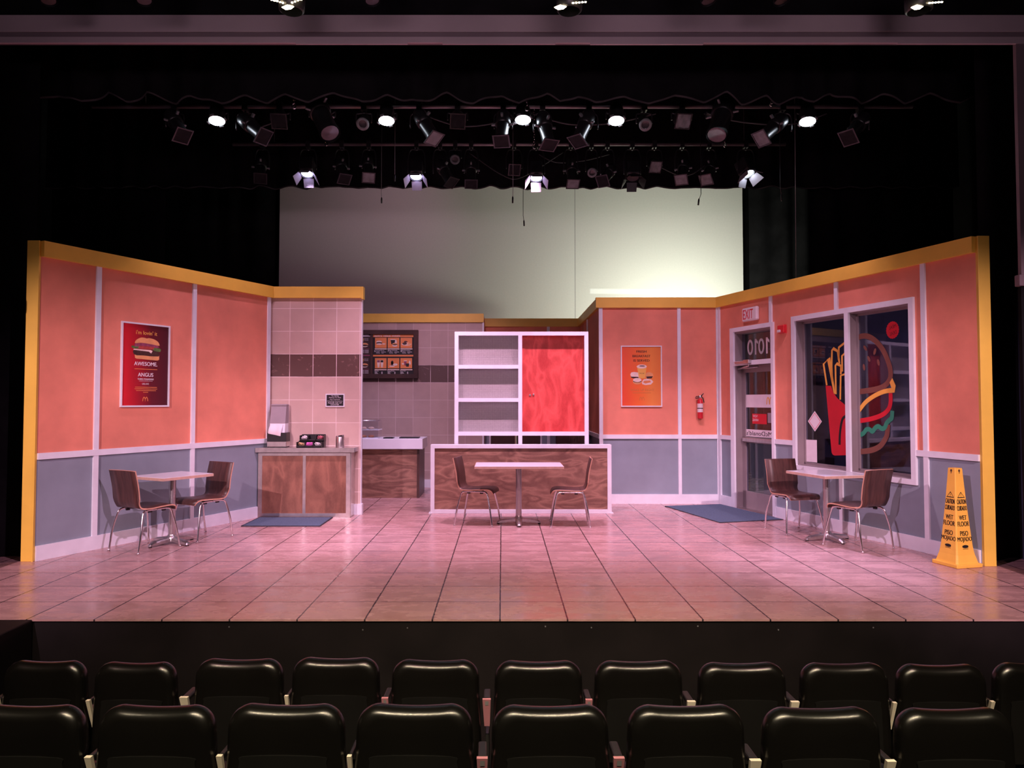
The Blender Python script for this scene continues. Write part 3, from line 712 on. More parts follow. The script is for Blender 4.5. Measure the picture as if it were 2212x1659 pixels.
# condiment caddy: two tiers of three bins
t = thing('condiment_caddy', 'black two tier caddy of sugar packets on the condiment counter', 'caddy', (-2.52, 9.80, .905))
def binrow(z, y, x0, w, h, slots):
    m = MB(); m.bx(x0, x0 + 3 * w, y + .045, y + .055, z, z + h + .012); m.bx(x0, x0 + 3 * w, y - .055, y + .05, z, z + .01)
    m.bx(x0, x0 + 3 * w, y - .055, y - .047, z, z + h * .38)
    for k in range(4): m.prism([(0, 0)] * 0 or [(x0 + k * w - .004, z), (x0 + k * w + .004, z), (x0 + k * w + .004, z + h), (x0 + k * w - .004, z + h)], y - .055, y + .05)
    tr = m.build('tier', M['black_plastic'], t)
    for k, mt in enumerate(slots):
        if not mt: continue
        m = MB(); rr = random.Random(k * 7 + int(z * 1000))
        for i in range(8):
            cx = x0 + w * (k + .5) + rr.uniform(-.022, .022); cy = y - .02 + rr.uniform(-.015, .02); cz = z + h * .45 + rr.uniform(0, .018)
            X = Matrix.Translation((cx, cy, cz)) @ Matrix.Rotation(rr.uniform(-.6, .6), 4, 'Y') @ Matrix.Rotation(rr.uniform(.2, 1.0), 4, 'X')
            m.bx(-.024, .024, -.003, .003, -.02, .02, X=X, bev=.002, seg=1)
        m.build('packets', M[mt], tr)['kind'] = 'stuff'
binrow(0.0, -.035, -.17, .108, .072, ['packet_tan', 'packet_pink', 'packet_white'])
binrow(.078, .03, -.145, .105, .078, ['packet_white', None, 'packet_red'])
m = MB(); m.bx(-.145, .17, -.02, .085, 0, .078); m.build('riser', M['black_plastic'], t)
# steel pourer
t = thing('steel_pitcher', 'small cylindrical steel pitcher with slanted lid on the condiment counter', 'pitcher', (-2.14, 9.80, .905))
m = MB(); m.lathe([(0, 0), (.056, 0), (.057, .01), (.056, .135), (.053, .142)], 32); m.build('body', M['steel'], t)
m = MB(); vs = [(.056 * math.cos(2 * PI * k / 32), .056 * math.sin(2 * PI * k / 32), .142 + .022 * (.5 + .5 * math.cos(2 * PI * k / 32 + .4))) for k in range(32)]
m.add(vs + [(p[0], p[1], .14) for p in vs], [list(range(32))] + [(k + 32, (k + 1) % 32 + 32, (k + 1) % 32, k) for k in range(32)]); m.build('lid', M['chrome'], t)

# sign on the tiles
t = thing('notice_sign', 'small black notice sign with white lettering on the tiled wall', 'sign', (-2.244, 9.95, 1.435))
m = MB(); m.bx(-.12, .12, -.008, -.001, .012, .165); m.build('panel', M['ink'], t)
m = MB()
ring(m, -.127, .127, -.012, -.001, 0, .176, .0135)
m.build('frame', M['white'], t)
m = MB()
for k, (s, w) in enumerate((('We Will Be', .10), ('Pleased To Help', .16), ('Any Customer', .14), ('Needing Assistance', .20), ('PLEASE ASK AT', .185), ('COUNTER.', .115))): m.text(s, 0, .148 - k * .0235, .0155, w, -.009)
m.build('lettering', M['white_ink'], t)

# ------------------------------------------------------------------ kitchen counter and its case
t = thing('kitchen_counter', 'white topped plywood counter standing behind the tiled wall', 'counter')
m = MB(); m.bx(-2.9, -1.306, 11.635, 12.40, 0, .765); m.build('body', M['wood'], t)
m = MB(); m.bx(-1.306, -1.298, 11.63, 12.41, 0, .765); m.bx(-1.335, -1.297, 11.625, 11.635, 0, .765); m.build('end_panel', M['walnut'], t)
m = MB(); m.bx(-2.95, -1.24, 11.55, 12.30, .766, .926, bev=.004); m.build('countertop', M['laminate'], t)
for x0, x1, y, lab in ((-1.86, -1.72, 11.72, 'small dark tray on the white kitchen counter beside the glass case'), (-1.62, -1.32, 11.80, 'long dark tray near the open end of the white kitchen counter')):
    t = thing('serving_tray', lab, 'tray', ((x0 + x1) / 2, y, .926), 0, 'dark trays')
    w = (x1 - x0) / 2
    m = MB(); m.bx(-w + .003, w - .003, -.086, .086, .001, .008); m.build('tray_bottom', M['black_plastic'], t)
    m = MB(); 
    ringz(m, -w - .005, w + .005, -.095, .095, .0, .016, .008)
    m.build('rim', M['black_plastic'], t)
t = thing('pastry_case', 'clear two shelf pastry case on the white kitchen counter', 'display case', (-2.20, 11.92, .926))
m = MB(); m.bx(-.33, .235, -.17, -.166, 0, .275); m.bx(-.33, .235, .166, .17, 0, .275); m.bx(.231, .235, -.17, .17, 0, .275); m.bx(-.33, .235, -.17, .17, .271, .275); m.build('glass_walls', M['clear'], t)
m = MB(); m.bx(-.325, .245, -.165, .165, .125, .137, bev=.003); m.build('middle_shelf', M['laminate'], t)
m = MB(); m.bx(-.33, .235, -.165, .165, .0, .008); m.build('bottom_shelf', M['laminate'], t)
m = MB(); m.tube([(-.33, -.17, .277), (.22, -.17, .277)], .005, 6); m.tube([(-.33, .17, .277), (.22, .17, .277)], .004, 6); m.build('top_edge', M['chrome'], t)
k = 0
for z, mt, nm, gp, where in ((1.0655, 'food_pale', 'pale', 'pale pastries on the upper shelf', 'upper'), (.9365, 'food_brown', 'baked', 'baked pastries on the lower shelf', 'lower')):
    for i, dx in enumerate((-.25, -.13, -.01, .11)):
        m = MB(); m.lathe([(0, 0), (.045, 0), (.056, .012), (.05, .03), (.03, .04), (0, .042)], 16, X=Matrix.Diagonal((1.0, .85, .9, 1)))
        tag(m.build('pastry', M[mt], None, (-2.20 + dx, 11.83 + .01 * (i % 2), z), i * .7), 'round %s pastry in a row on the %s shelf of the clear case' % (nm, where), 'pastry', gp)
# menu board
bx_ = lambda c: -2.492 + (c / 12.764 - 5) * .00815
bz_ = lambda c: 2.76 - (c / 12.764 - 13.7) * .00818
t = thing('menu_board', 'brown framed illuminated style menu board hanging on the kitchen tile wall', 'menu board', (0, 13.04, 0))
t['label'] = 'brown framed menu board with orange food pictures on the kitchen tile wall'
m = MB(); X0, X1, Z0, Z1 = -3.42, -1.478, 1.913, 2.76
ring(m, X0, X1, -.09, -.001, Z0, Z1, .075); m.bx(bx_(345), bx_(408), -.08, -.001, Z0 + .075, Z1 - .075); m.build('frame', M['backing_brown'], t)
m = MB(); m.bx(bx_(405), X1 - .07, -.05, -.002, Z0 + .07, Z1 - .07); rp = m.build('meal_panel', M['ink'], t)
m = MB(); m.bx(X0 + .07, bx_(350), -.05, -.002, Z0 + .07, Z1 - .07); lp = m.build('burger_panel', M['ink_brown'], t)
m = MB(); m.rect(bx_(410), bx_(1520), bz_(368), bz_(282), -.0515); m.rect(bx_(410), bx_(1520), bz_(900), bz_(855), -.0515)
for r in (385, 945):
    for c in (465, 815, 1165): m.rect(bx_(c), bx_(c + 320), bz_(r + 280), bz_(r), -.0515)
m.build('orange_squares', M['orange_ink'], rp)
m = MB()
for r in (680, 1250):
    for c in (458, 810, 1165): m.rect(bx_(c), bx_(c + 330), bz_(r + 25), bz_(r), -.0515)
m.build('cream_bars', M['cream'], rp)
m = MB(); m.text('extra value meals', bx_(800), bz_(328), .034, .50 * .9, -.0525, bold=.01)
for c, s in ((442, '6'), (808, '7'), (1166, '8')): m.text(s, bx_(c + 22), bz_(748), .034, None, -.0525)
for c, s in ((495, 'Sausage Biscuit'), (855, 'Egg McMuffin'), (1212, 'Big Breakfast')):
    m.text(s, bx_(c + 112), bz_(738), .02, .145, -.0525); m.rect(bx_(c), bx_(c + 95), bz_(782), bz_(772), -.0525); m.rect(bx_(c + 140), bx_(c + 270), bz_(782), bz_(772), -.0525); m.rect(bx_(c), bx_(c + 110), bz_(812), bz_(806), -.0525); m.rect(bx_(c + 150), bx_(c + 210), bz_(812), bz_(806), -.0525)
for c, s, w in ((510, 'McCafé', .07), (905, 'Sweet Treats', .12), (1240, 'Beverages', .1)): m.text(s, bx_(c), bz_(1296), .018, w, -.0525)
for c in (460, 815, 1165):
    for k in range(4): m.rect(bx_(c), bx_(c + 60 + 14 * ((k * 5 + c) % 4)), bz_(1328 + 18 * k), bz_(1321 + 18 * k), -.0525); m.rect(bx_(c + 185), bx_(c + 215), bz_(1330 + 18 * k), bz_(1320 + 18 * k), -.0525)
m.build('lettering', M['white_ink'], rp)
def ic(m, cx, cz, rx, rz, mi, y=-.0525): m.ell(bx_(cx), bz_(cz), rx, rz, y, mi, 18)
fm = [M['ink'], M['cream'], M['patty'], M['bun'], M['onion']]
m = MB(); ic(m, 575, 500, .05, .022, 1); ic(m, 580, 530, .055, .017, 2, -.053); ic(m, 580, 560, .048, .014, 1, -.0535); ic(m, 705, 555, .03, .01, 1); m.build('food_picture', fm, rp)
m = MB(); m.poly([(bx_(890), bz_(440)), (bx_(1020), bz_(440)), (bx_(1000), bz_(565)), (bx_(915), bz_(565))], -.0525, 0); m.rect(bx_(888), bx_(1022), bz_(445), bz_(425), -.053, 1); ic(m, 1010, 560, .045, .022, 3, -.053); ic(m, 1010, 575, .045, .01, 2, -.0535); ic(m, 1010, 600, .045, .018, 1, -.053); ic(m, 1035, 500, .02, .04, 1, -.0523); m.build('food_picture', fm, rp)
m = MB(); ic(m, 1330, 560, .085, .026, 1); ic(m, 1280, 545, .04, .022, 2, -.053); ic(m, 1400, 555, .035, .016, 3, -.053); ic(m, 1310, 495, .032, .014, 2, -.0535); m.build('food_picture', fm, rp)
for c, tp in ((565, 2), (660, 1)):
    m = MB(); m.poly([(bx_(c - 50), bz_(1000)), (bx_(c + 45), bz_(1000)), (bx_(c + 22), bz_(1200)), (bx_(c - 25), bz_(1200))], -.0525, 1); m.rect(bx_(c - 40), bx_(c + 35), bz_(1060), bz_(1005), -.053, 4 if tp == 2 else 0); m.build('food_picture', fm, rp)
m = MB(); ic(m, 940, 1060, .022, .03, 0); m.rect(bx_(905), bx_(975), bz_(1150), bz_(1060), -.0525, 2); ic(m, 1025, 1120, .04, .02, 1, -.053); ic(m, 935, 1165, .05, .012, 1, -.053); m.build('food_picture', fm, rp)
m = MB(); m.poly([(bx_(1260), bz_(1020)), (bx_(1340), bz_(1020)), (bx_(1320), bz_(1150)), (bx_(1280), bz_(1150))], -.0525, 4); m.rect(bx_(1255), bx_(1345), bz_(1030), bz_(1010), -.053, 1); m.poly([(bx_(1310), bz_(1090)), (bx_(1410), bz_(1090)), (bx_(1395), bz_(1180)), (bx_(1325), bz_(1180))], -.053, 0); m.poly([(bx_(1395), bz_(1120)), (bx_(1400), bz_(1040)), (bx_(1420), bz_(1000)), (bx_(1445), bz_(1040)), (bx_(1450), bz_(1120))], -.0528, 1); m.build('food_picture', fm, rp)
m = MB(); ic(m, 1235, 1100, .02, .015, 1); m.build('food_picture', fm, rp)
for r in (0, 560):
    m = MB()
    m.ell(bx_(180), bz_(575 + r), .062, .03, -.0525, 3); m.ell(bx_(180), bz_(595 + r), .062, .016, -.053, 2); m.ell(bx_(180), bz_(610 + r), .055, .02, -.0528, 1)
    for k in range(5): m.stroke([(bx_(95 + 12 * k), bz_(480 + r)), (bx_(80 + 20 * k), bz_(400 + r))], .006, -.053, 5)
    m.text('Quarter', bx_(230), bz_(410 + r), .016, .07, -.053, 6); m.text('Pounder', bx_(230), bz_(448 + r), .016, .07, -.053, 6)
    m.rect(bx_(80), bx_(310), bz_(690 + r), bz_(680 + r), -.053, 4)
    for z in (720, 755, 790): m.rect(bx_(75), bx_(170), bz_(z + 10 + r), bz_(z + r), -.053, 6); m.rect(bx_(185), bx_(290), bz_(z + 10 + r), bz_(z + r), -.053, 6)
    m.build('food_picture', fm + [M['gold_ink'], M['white_ink']], lp)
m = MB()
m.rect(bx_(75), bx_(330), bz_(350), bz_(330), -.053, 6); m.rect(bx_(75), bx_(290), bz_(320), bz_(306), -.053, 6); m.rect(bx_(60), bx_(330), bz_(885), bz_(855), -.053, 4)
m.build('lettering', fm + [M['gold_ink'], M['white_ink']], lp)

# ------------------------------------------------------------------ front counter (bar) and shelf unit
t = thing('front_counter', 'brown plywood counter with white frame in the middle of the set', 'counter')
m = MB(); m.bx(-.915, 1.42, 10.055, 10.17, .005, .90); m.build('panel', M['wood'], t)
m = MB()
for a in ((-.968, -.915, 0, .925), (1.42, 1.474, 0, .925), (-.915, 1.42, .875, .925), (-.915, 1.42, 0, .052)): m.bx(a[0], a[1], 10.03, 10.175, a[2], a[3], bev=.002)
m.bx(-.99, -.95, 10.02, 10.175, 0, .012); m.bx(1.455, 1.497, 10.02, 10.175, 0, .012)
m.build('frame', M['white'], t)
t = thing('shelf_unit', 'white framed shelf unit with three embossed bays and red panel behind the counter', 'shelf unit')
m = MB()
for a in ((-.658, -.605, 0, 2.472), (.221, .274, 0, 2.472), (1.134, 1.188, 0, 2.472)): m.bx(a[0], a[1], 10.2, 10.252, a[2], a[3])
for a in ((-.605, .221, 2.42, 2.472), (.274, 1.134, 2.42, 2.472), (-.605, .221, 1.039, 1.092), (.274, 1.134, 1.039, 1.092)): m.bx(a[0], a[1], 10.2, 10.252, a[2], a[3])
m.build('frame', M['white'], t)
m = MB()
for a in ((-.605, .221, 1.962, 2.013), (-.605, .221, 1.503, 1.556)): m.bx(a[0], a[1], 10.2, 10.36, a[2], a[3])
m.build('shelf', M['white'], t)
m = MB(); m.bx(-.658, -.625, 10.252, 10.42, 1.039, 2.472); m.bx(1.155, 1.188, 10.252, 10.42, 1.039, 2.472); m.bx(.235, .26, 10.252, 10.42, 1.039, 2.472); m.bx(-.658, 1.188, 10.252, 10.42, 2.44, 2.472); m.bx(-.658, 1.188, 10.252, 10.42, 1.04, 1.07); m.build('carcass', M['white'], t)
for z0, z1 in ((1.07, 1.503), (1.556, 1.962), (2.013, 2.44)):
    m = MB(); m.bx(-.625, .235, 10.372, 10.378, z0, z1); m.build('embossed_back', M['emboss'], t)
m = MB(); m.bx(.26, 1.155, 10.372, 10.38, 1.07, 2.44); rp = m.build('red_panel', M['red_ply'], t)
m = MB(); m.bx(.262, .315, 10.362, 10.373, 1.07, 2.44); m.build('red_stile', M['red_ply'], rp)
for x, z in ((.388, 1.598), (.437, 1.604)):
    m = MB(); m.lathe([(.0, .02), (.008, .02), (.015, .012), (.015, .004), (.01, 0)][::-1], 16, X=Matrix.Translation((x, 10.372, z)) @ Matrix.Rotation(PI / 2, 4, 'X')); m.build('knob', M['steel'], rp)
# dark cabinet behind
t = thing('dark_cabinet', 'dark brown cabinet with sloped top standing behind the red shelf panel', 'cabinet', (1.17, 12.3, 0))
m = MB(); m.bx(-.27, .21, -.22, .22, .03, 1.04); m.prism([(-.27, 1.04), (.21, 1.04), (.21, 1.065), (.14, 1.085), (-.27, 1.10)], -.22, .22); m.build('body', M['backing_brown'], t)
m = MB(); m.bx(-.25, .19, -.2, .2, 0, .03); m.build('plinth', M['black_plastic'], t)
m = MB()
for dx in (-.04, .04): m.stroke([(dx - .04, .86), (dx - .03, .94), (dx, .98), (dx + .03, .94), (dx + .04, .86)], .012, -.2215, smooth=4)
m.build('arches_mark', M['walnut'], t)

# ------------------------------------------------------------------ posters
def frame4(m, w, h, t, d):
    ring(m, -w / 2, w / 2, -d, -.001, 0, h, t)
w, h = .622, .917
t = thing('burger_poster', 'dark red burger poster in white frame on the left orange wall', 'poster', WL.at(1.184, 1.45), WL.rot)
m = MB(); frame4(m, w, h, .017, .022); m.build('frame', M['white'], t)
m = MB(); m.bx(-w / 2 + .012, w / 2 - .012, -.010, -.001, .012, h - .012)
pr = m.build('print', gradient_mat('dark red print', [(0, (.72, .02, .035)), (.30, (.42, .012, .025)), (.62, (.13, .012, .022)), (1, (.07, .012, .02))], 0, w), t)
px = lambda f: (f - .5) * w * .96
pz = lambda f: h * (1 - f)
m = MB(); y = -.0115
m.text("i'm lovin' it", px(.51), pz(.112), .044, .27, y, 0, .01); m.build('slogan', M['gold_ink'], pr)
m = MB(); m.text('AWESOME.', px(.50), pz(.485), .042, .295, y, 0, .015); m.text('ANGUS', px(.50), pz(.615), .042, .195, y, 0, .018); m.text('THIRD POUNDERS', px(.50), pz(.668), .018, .205, y, 0, .015); m.text('DELUXE', px(.50), pz(.725), .017, .085, y); m.rect(px(.36), px(.65), pz(.692), pz(.689), y); m.build('lettering', M['white_ink'], pr)
m = MB()
for z, a, b_ in ((.548, .26, .75), (.765, .28, .75), (.785, .27, .755), (.805, .30, .73), (.825, .45, .56)): m.rect(px(a), px(b_), pz(z + .0035), pz(z - .0035), y)
for dx in (-.016, .016): m.stroke([(dx - .017, pz(.932)), (dx - .012, pz(.90)), (dx, pz(.884)), (dx + .012, pz(.90)), (dx + .017, pz(.932))], .0085, y, smooth=4)
m.build('small_print', M['orange_ink'], pr)
m = MB(); y = -.0112
def sh(pts, mi, dy=0): m.poly([(px(a), pz(b_)) for a, b_ in pts], y - dy, mi)
sh([(.27, .42), (.26, .375), (.79, .375), (.79, .425), (.75, .437), (.5, .432), (.3, .428)], 0)
sh([(.24, .375), (.22, .345), (.25, .32), (.75, .325), (.80, .35), (.78, .385), (.60, .39), (.45, .385), (.30, .388)], 1, .0003)
sh([(.23, .325), (.24, .312), (.60, .315), (.64, .325), (.61, .355), (.56, .335), (.40, .33)], 4, .0006)
sh([(.20, .30), (.18, .285), (.22, .275), (.30, .28), (.70, .285), (.80, .29), (.83, .30), (.81, .33), (.70, .325), (.60, .30), (.30, .305), (.25, .31)], 2, .0005)
sh([(.33, .30), (.35, .272), (.68, .275), (.66, .305), (.5, .312)], 5, .0008)
sh([(.25, .285), (.26, .25), (.45, .235), (.72, .245), (.79, .275), (.72, .285), (.5, .27), (.35, .28)], 3, .0006)
m.poly([(px(a), pz(b_)) for a, b_ in catmull([(.265, .245), (.29, .205), (.38, .175), (.46, .172), (.51, .178), (.56, .172), (.66, .18), (.75, .205), (.79, .24), (.77, .255), (.6, .243), (.4, .235)], 5, True)], y - .001, 0)
m.build('burger_picture', [M['bun'], M['patty'], M['lettuce'], M['onion'], M['cream'], M['tomato']], pr)

w, h = .607, .906
t = thing('breakfast_poster', 'orange breakfast poster in white frame on the wall beside the extinguisher', 'poster', WP.at(.628, 1.429), WP.rot)
m = MB(); frame4(m, w, h, .015, .024); m.build('frame', M['white'], t)
m = MB(); m.bx(-w / 2 + .012, w / 2 - .012, -.010, -.001, .012, h - .012)
pr = m.build('print', gradient_mat('orange print', [(0, (.80, .085, .035)), (.45, (.86, .18, .035)), (.75, (.84, .29, .06)), (1, (.76, .22, .05))], 0, w), t)
px = lambda f: (f - .5) * w * .97
y = -.0115
m = MB(); m.text('FRESH', px(.505), pz(.095), .034, .147, y, 0, .022); m.text('BREAKFAST', px(.505), pz(.17), .034, .265, y, 0, .022); m.text('IS SERVED', px(.505), pz(.243), .034, .235, y, 0, .022); m.build('lettering', M['ink'], pr)
m = MB(); m.text('WAKE UP RIGHT', px(.52), pz(.725), .034, .355, y, 0, .012); m.rect(px(.28), px(.74), pz(.778), pz(.769), y)
for dx in (-.017, .017): m.stroke([(px(.51) + dx - .018, pz(.898)), (px(.51) + dx - .012, pz(.86)), (px(.51) + dx, pz(.842)), (px(.51) + dx + .012, pz(.86)), (px(.51) + dx + .018, pz(.898))], .008, y, smooth=4)
m.build('small_print', M['faint_ink'], pr)
m = MB(); q_ = lambda pts, mi, dy=0: m.poly([(px(a), pz(b_)) for a, b_ in pts], -.0112 - dy, mi)
q_([(.22, .47), (.25, .437), (.32, .43), (.42, .44), (.45, .49), (.43, .525), (.30, .53), (.24, .51)], 1); q_([(.23, .505), (.42, .51), (.43, .53), (.30, .535), (.25, .525)], 2, .0002)
q_([(.60, .47), (.64, .437), (.72, .435), (.79, .46), (.80, .50), (.76, .53), (.62, .535)], 3); q_([(.62, .505), (.79, .50), (.76, .535), (.64, .54)], 2, .0002)
q_([(.395, .36), (.63, .36), (.592, .535), (.44, .535)], 0, .0004); m.ell(px(.51), pz(.342), .074, .030, -.0118, 1); m.ell(px(.52), pz(.332), .043, .008, -.012, 2)
m.text('McCafé', px(.51), pz(.452), .018, .075, -.0119, 2, 0, shear=.3)
m.ell(px(.395), pz(.59), .066, .040, -.0118, 3); m.ell(px(.395), pz(.585), .062, .016, -.0120, 2); m.ell(px(.395), pz(.562), .062, .030, -.0122, 1)
q_([(.51, .60), (.55, .555), (.64, .54), (.75, .555), (.80, .59), (.74, .635), (.60, .645), (.52, .63)], 1, .0006); q_([(.54, .60), (.57, .575), (.72, .57), (.74, .60), (.60, .62)], 4, .0008)
m.build('breakfast_picture', [M['gold_ink'], M['cream'], M['ink_brown'], M['bun'], M['orange_ink']], pr)

# ------------------------------------------------------------------ wall fittings
t = thing('fire_extinguisher', 'red fire extinguisher with white label hanging beside the orange breakfast poster', 'fire extinguisher', WP.at(1.482, 1.255, -.055), WP.rot)
m = MB(); m.lathe([(0, 0), (.038, 0), (.041, .006), (.041, .245), (.034, .275), (.018, .292), (.014, .30)], 28); m.build('cylinder', M['red_paint'], t)
m = MB(); m.lathe([(.0418, .095), (.0418, .145)], 28); m.lathe([(.0418, .158), (.0418, .222)], 28); m.build('paper_label', M['label'], t)
m = MB(); m.lathe([(.0428, .146), (.0428, .157)], 28); m.bx(-.012, .012, .04, .054, .06, .28); m.build('mount_bracket', M['black_plastic'], t)
m = MB(); m.lathe([(.014, .298), (.017, .305), (.017, .335), (.008, .345)], 14); m.build('valve', M['steel'], t)
m = MB(); m.prism([(-.065, .318), (-.06, .33), (-.01, .335), (.02, .345), (.05, .374), (.055, .368), (.025, .33), (-.01, .322)], -.010, .010); m.tube([(-.01, 0, .31), (-.05, 0, .30), (-.07, -.005, .305)], .007, 8); m.build('handle', M['black_plastic'], t)
m = MB(); m.tube(catmull([(.014, 0, .325), (.035, -.004, .31), (.05, -.006, .27), (.056, -.004, .235)], 5), .007, 8); m.build('hose', M['black_plastic'], t)

t = thing('exit_sign', 'white exit sign with red letters above the glass door', 'sign', WW.at(LR - 3.43, 2.615), WW.rot)
m = MB(); m.bx(-.168, .168, -.055, -.001, 0, .188, bev=.022, seg=4); m.build('housing', M['label'], t)
m = MB(); m.text('EXIT', -.02, .094, .130, .225, -.0558, 0, .008); m.build('lettering', M['red_vinyl'], t)
t = thing('fire_alarm_strobe', 'red fire alarm strobe on the wall between door and window', 'fire alarm', WW.at(LR - 2.772, 2.385), WW.rot)
m = MB(); m.bx(-.072, .072, -.02, -.001, 0, .112, bev=.01, seg=3); m.bx(-.066, .066, -.05, -.02, .006, .106, bev=.012, seg=3); m.build('mount_plate', M['red_plastic'], t)
m = MB(); m.bx(-.05, .012, -.066, -.049, .012, .048, bev=.008, seg=3); m.build('strobe_lens', M['label'], t)

# ------------------------------------------------------------------ caution cone
t = thing('caution_cone', 'yellow four sided wet floor caution cone beside the right end post', 'caution cone', (4.205, 6.905, 0), R(14))
pz_ = [(.035, .128), (.05, .122), (.075, .116), (.11, .106), (.15, .099), (.20, .093), (.40, .0765), (.60, .061), (.80, .0475), (.885, .0425), (.895, .040)]
def hw(z):
    for (z0, a), (z1, b_) in zip(pz_, pz_[1:]):
        if z0 <= z <= z1: return a + (b_ - a) * (z - z0) / (z1 - z0)
    return pz_[-1][1]
m = MB(); vs = []
for z, a in pz_:
    c = a * .12
    for sx, sy in ((-1, -1), (1, -1), (1, 1), (-1, 1)):
        e = [(sx * (a - c), sy * a), (sx * a, sy * (a - c))]
        if sx * sy < 0: e = e[::-1]
        if (sx, sy) in ((-1, -1), (1, 1)): e = e[::-1]
        else: e = e[::-1]
        vs += [(*p, z) for p in e]
nn = 8
m.add(vs, [(i * nn + j, i * nn + (j + 1) % nn, (i + 1) * nn + (j + 1) % nn, (i + 1) * nn + j) for i in range(len(pz_) - 1) for j in range(nn)] + [tuple((len(pz_) - 1) * nn + j for j in range(nn))])
m.build('body', M['cone_yellow'], t)
m = MB(); m.bx(-.143, .143, -.143, .143, 0, .036, bev=.008, seg=3); m.build('base_flange', M['cone_yellow'], t)
zc = lambda c: .905 - (c - 110) * .000678
class FM(MB): pass
for k in range(4):
    m = MB()
    tz = lambda c: zc(c)
    m.stroke([(-.038, tz(519)), (.038, tz(519)), (0, tz(450))], .006, closed=True); m.text('!', 0, tz(495), .026, None)
    for s, a, b_, f in (('CAUTION', 540, 610, .8), ('CUIDADO', 628, 695, .8), ('WET', 755, 820, .55), ('FLOOR', 835, 905, .8), ('PISO', 962, 1030, .52), ('MOJADO', 1040, 1120, .88)):
        zz = tz((a + b_) / 2); m.text(s, 0, zz, (b_ - a) * .000678 * .92, 2 * hw(zz) * f, 0, 0, .022)
    m.rect(-.03, .03, tz(1185), tz(1155)); m.rect(-.03, .03, tz(1203), tz(1197)); m.ell(0, tz(1170), .034, .014)
    m.v = [(x, -(hw(z) + .0012), z) for x, yy, z in m.v]
    X = Matrix.Rotation(k * PI / 2, 4, 'Z'); m.v = [tuple(X @ Vector(p)) for p in m.v]
    m.build('lettering', M['ink'], t)
    m = MB(); m.ell(0, .872, .010, .012); m.rect(-.003, .003, .845, .868); m.v = [tuple(X @ Vector((x, -(hw(z) + .0014), z))) for x, yy, z in m.v]; m.build('hanging_slot', M['ink_brown'], t)
# ------------------------------------------------------------------ drapes
def drape(name, label, x0, x1, y, z0, z1, group=None, fold=.10, amp=.045, hem=0., seed=1, cols=None, cat='curtain'):
    """hanging cloth with vertical folds; hem > 0 gives an uneven, scalloped lower edge"""
    rr = random.Random(seed); n = max(8, int((x1 - x0) / fold * 6)); m = MB(); vs = []; hz = []
    ph = [rr.uniform(0, 6) for _ in range(5)]
    knots = []; x = x0
    up = False
    while x < x1 + .5:
        knots.append((x, (rr.uniform(.6, 1.0) if up else rr.uniform(-.05, .15)) * hem)); x += rr.uniform(.10, .34) if hem else .4; up = not up
    def hemz(x):
        for (a, p), (b_, q) in zip(knots, knots[1:]):
            if a <= x <= b_: return p + (q - p) * (x - a) / (b_ - a)
        return 0
    rows = 5
    for j in range(rows):
        v = j / (rows - 1)
        for i in range(n + 1):
            x = x0 + (x1 - x0) * i / n
            f = math.sin(x * 2 * PI / fold / 2.2 + ph[0] + 1.2 * math.sin(x * 3 + ph[1])) * amp * (.6 + .4 * math.sin(x * 1.7 + ph[2]))
            zb = z0 + (hemz(x) if hem else 0)
            vs.append((x, y + f * (1 - .3 * v), zb + (z1 - zb) * v))
    m.add(vs, [(j * (n + 1) + i, j * (n + 1) + i + 1, (j + 1) * (n + 1) + i + 1, (j + 1) * (n + 1) + i) for j in range(rows - 1) for i in range(n)], 0, True)
    o = m.build(name, M['drape']); tag(o, label, cat, group)
    if hem:
        m = MB(); pts = [Vector(vs[i]) + Vector((0, -.008, 0)) for i in range(n + 1)]
        hv = [p for p in pts] + [p + Vector((0, -.010, .016)) for p in pts]
        m.add([tuple(p) for p in hv], [(i, i + 1, n + 2 + i, n + 1 + i) for i in range(n)], 0, True)
        m.build('hem', M['hem_lit'], o)  # pale strip standing for light caught along the lower edge
    return o
drape('border_curtain', 'black border curtain hanging directly behind the mauve proscenium beam', -7.3, 7.3, 7.62, 4.60, 5.9, 'black border curtains', .16, .05, .12, 3)
drape('border_curtain', 'black border curtain with wavy hem hanging across the top of the pale screen', -7.2, 7.2, 11.6, 4.855, 6.6, 'black border curtains', .2, .05, .05, 8)
for (x0, x1, y, lab, s) in ((-7.3, -4.56, 7.22, 'black leg curtain behind the yellow post at left of the set', 1), (4.60, 7.3, 7.12, 'black leg curtain behind the yellow post at right of the set', 2),
    (-7.3, -5.45, 11.9, 'black leg curtain upstage of the burger poster wall', 4), (4.95, 7.3, 11.9, 'black leg curtain upstage of the shop window wall', 5),
    (-7.3, -4.52, 14.6, 'black leg curtain masking the dim edge of the pale screen', 6), (4.90, 7.3, 14.6, 'black leg curtain masking the bright edge of the pale screen', 7)):
    drape('leg_curtain', lab, x0, x1, y, .01, 7.5, 'black leg curtains', .22, .06, 0, s)

# the pale screen
t = thing('cyclorama_screen', 'tall pale screen cloth lit from the right behind the set walls', 'screen', (0, 15, 0))
m = MB(); n = 40
m.bx(-4.545, 1.478, 0, .01, 0, 7.2); m.bx(1.488, 4.905, 0, .01, 0, 7.2); m.build('cloth', M['cyc'], t)
m = MB(); m.bx(1.478, 1.488, .002, .012, 0, 7.2); m.build('seam', M['ink_gray'], t)

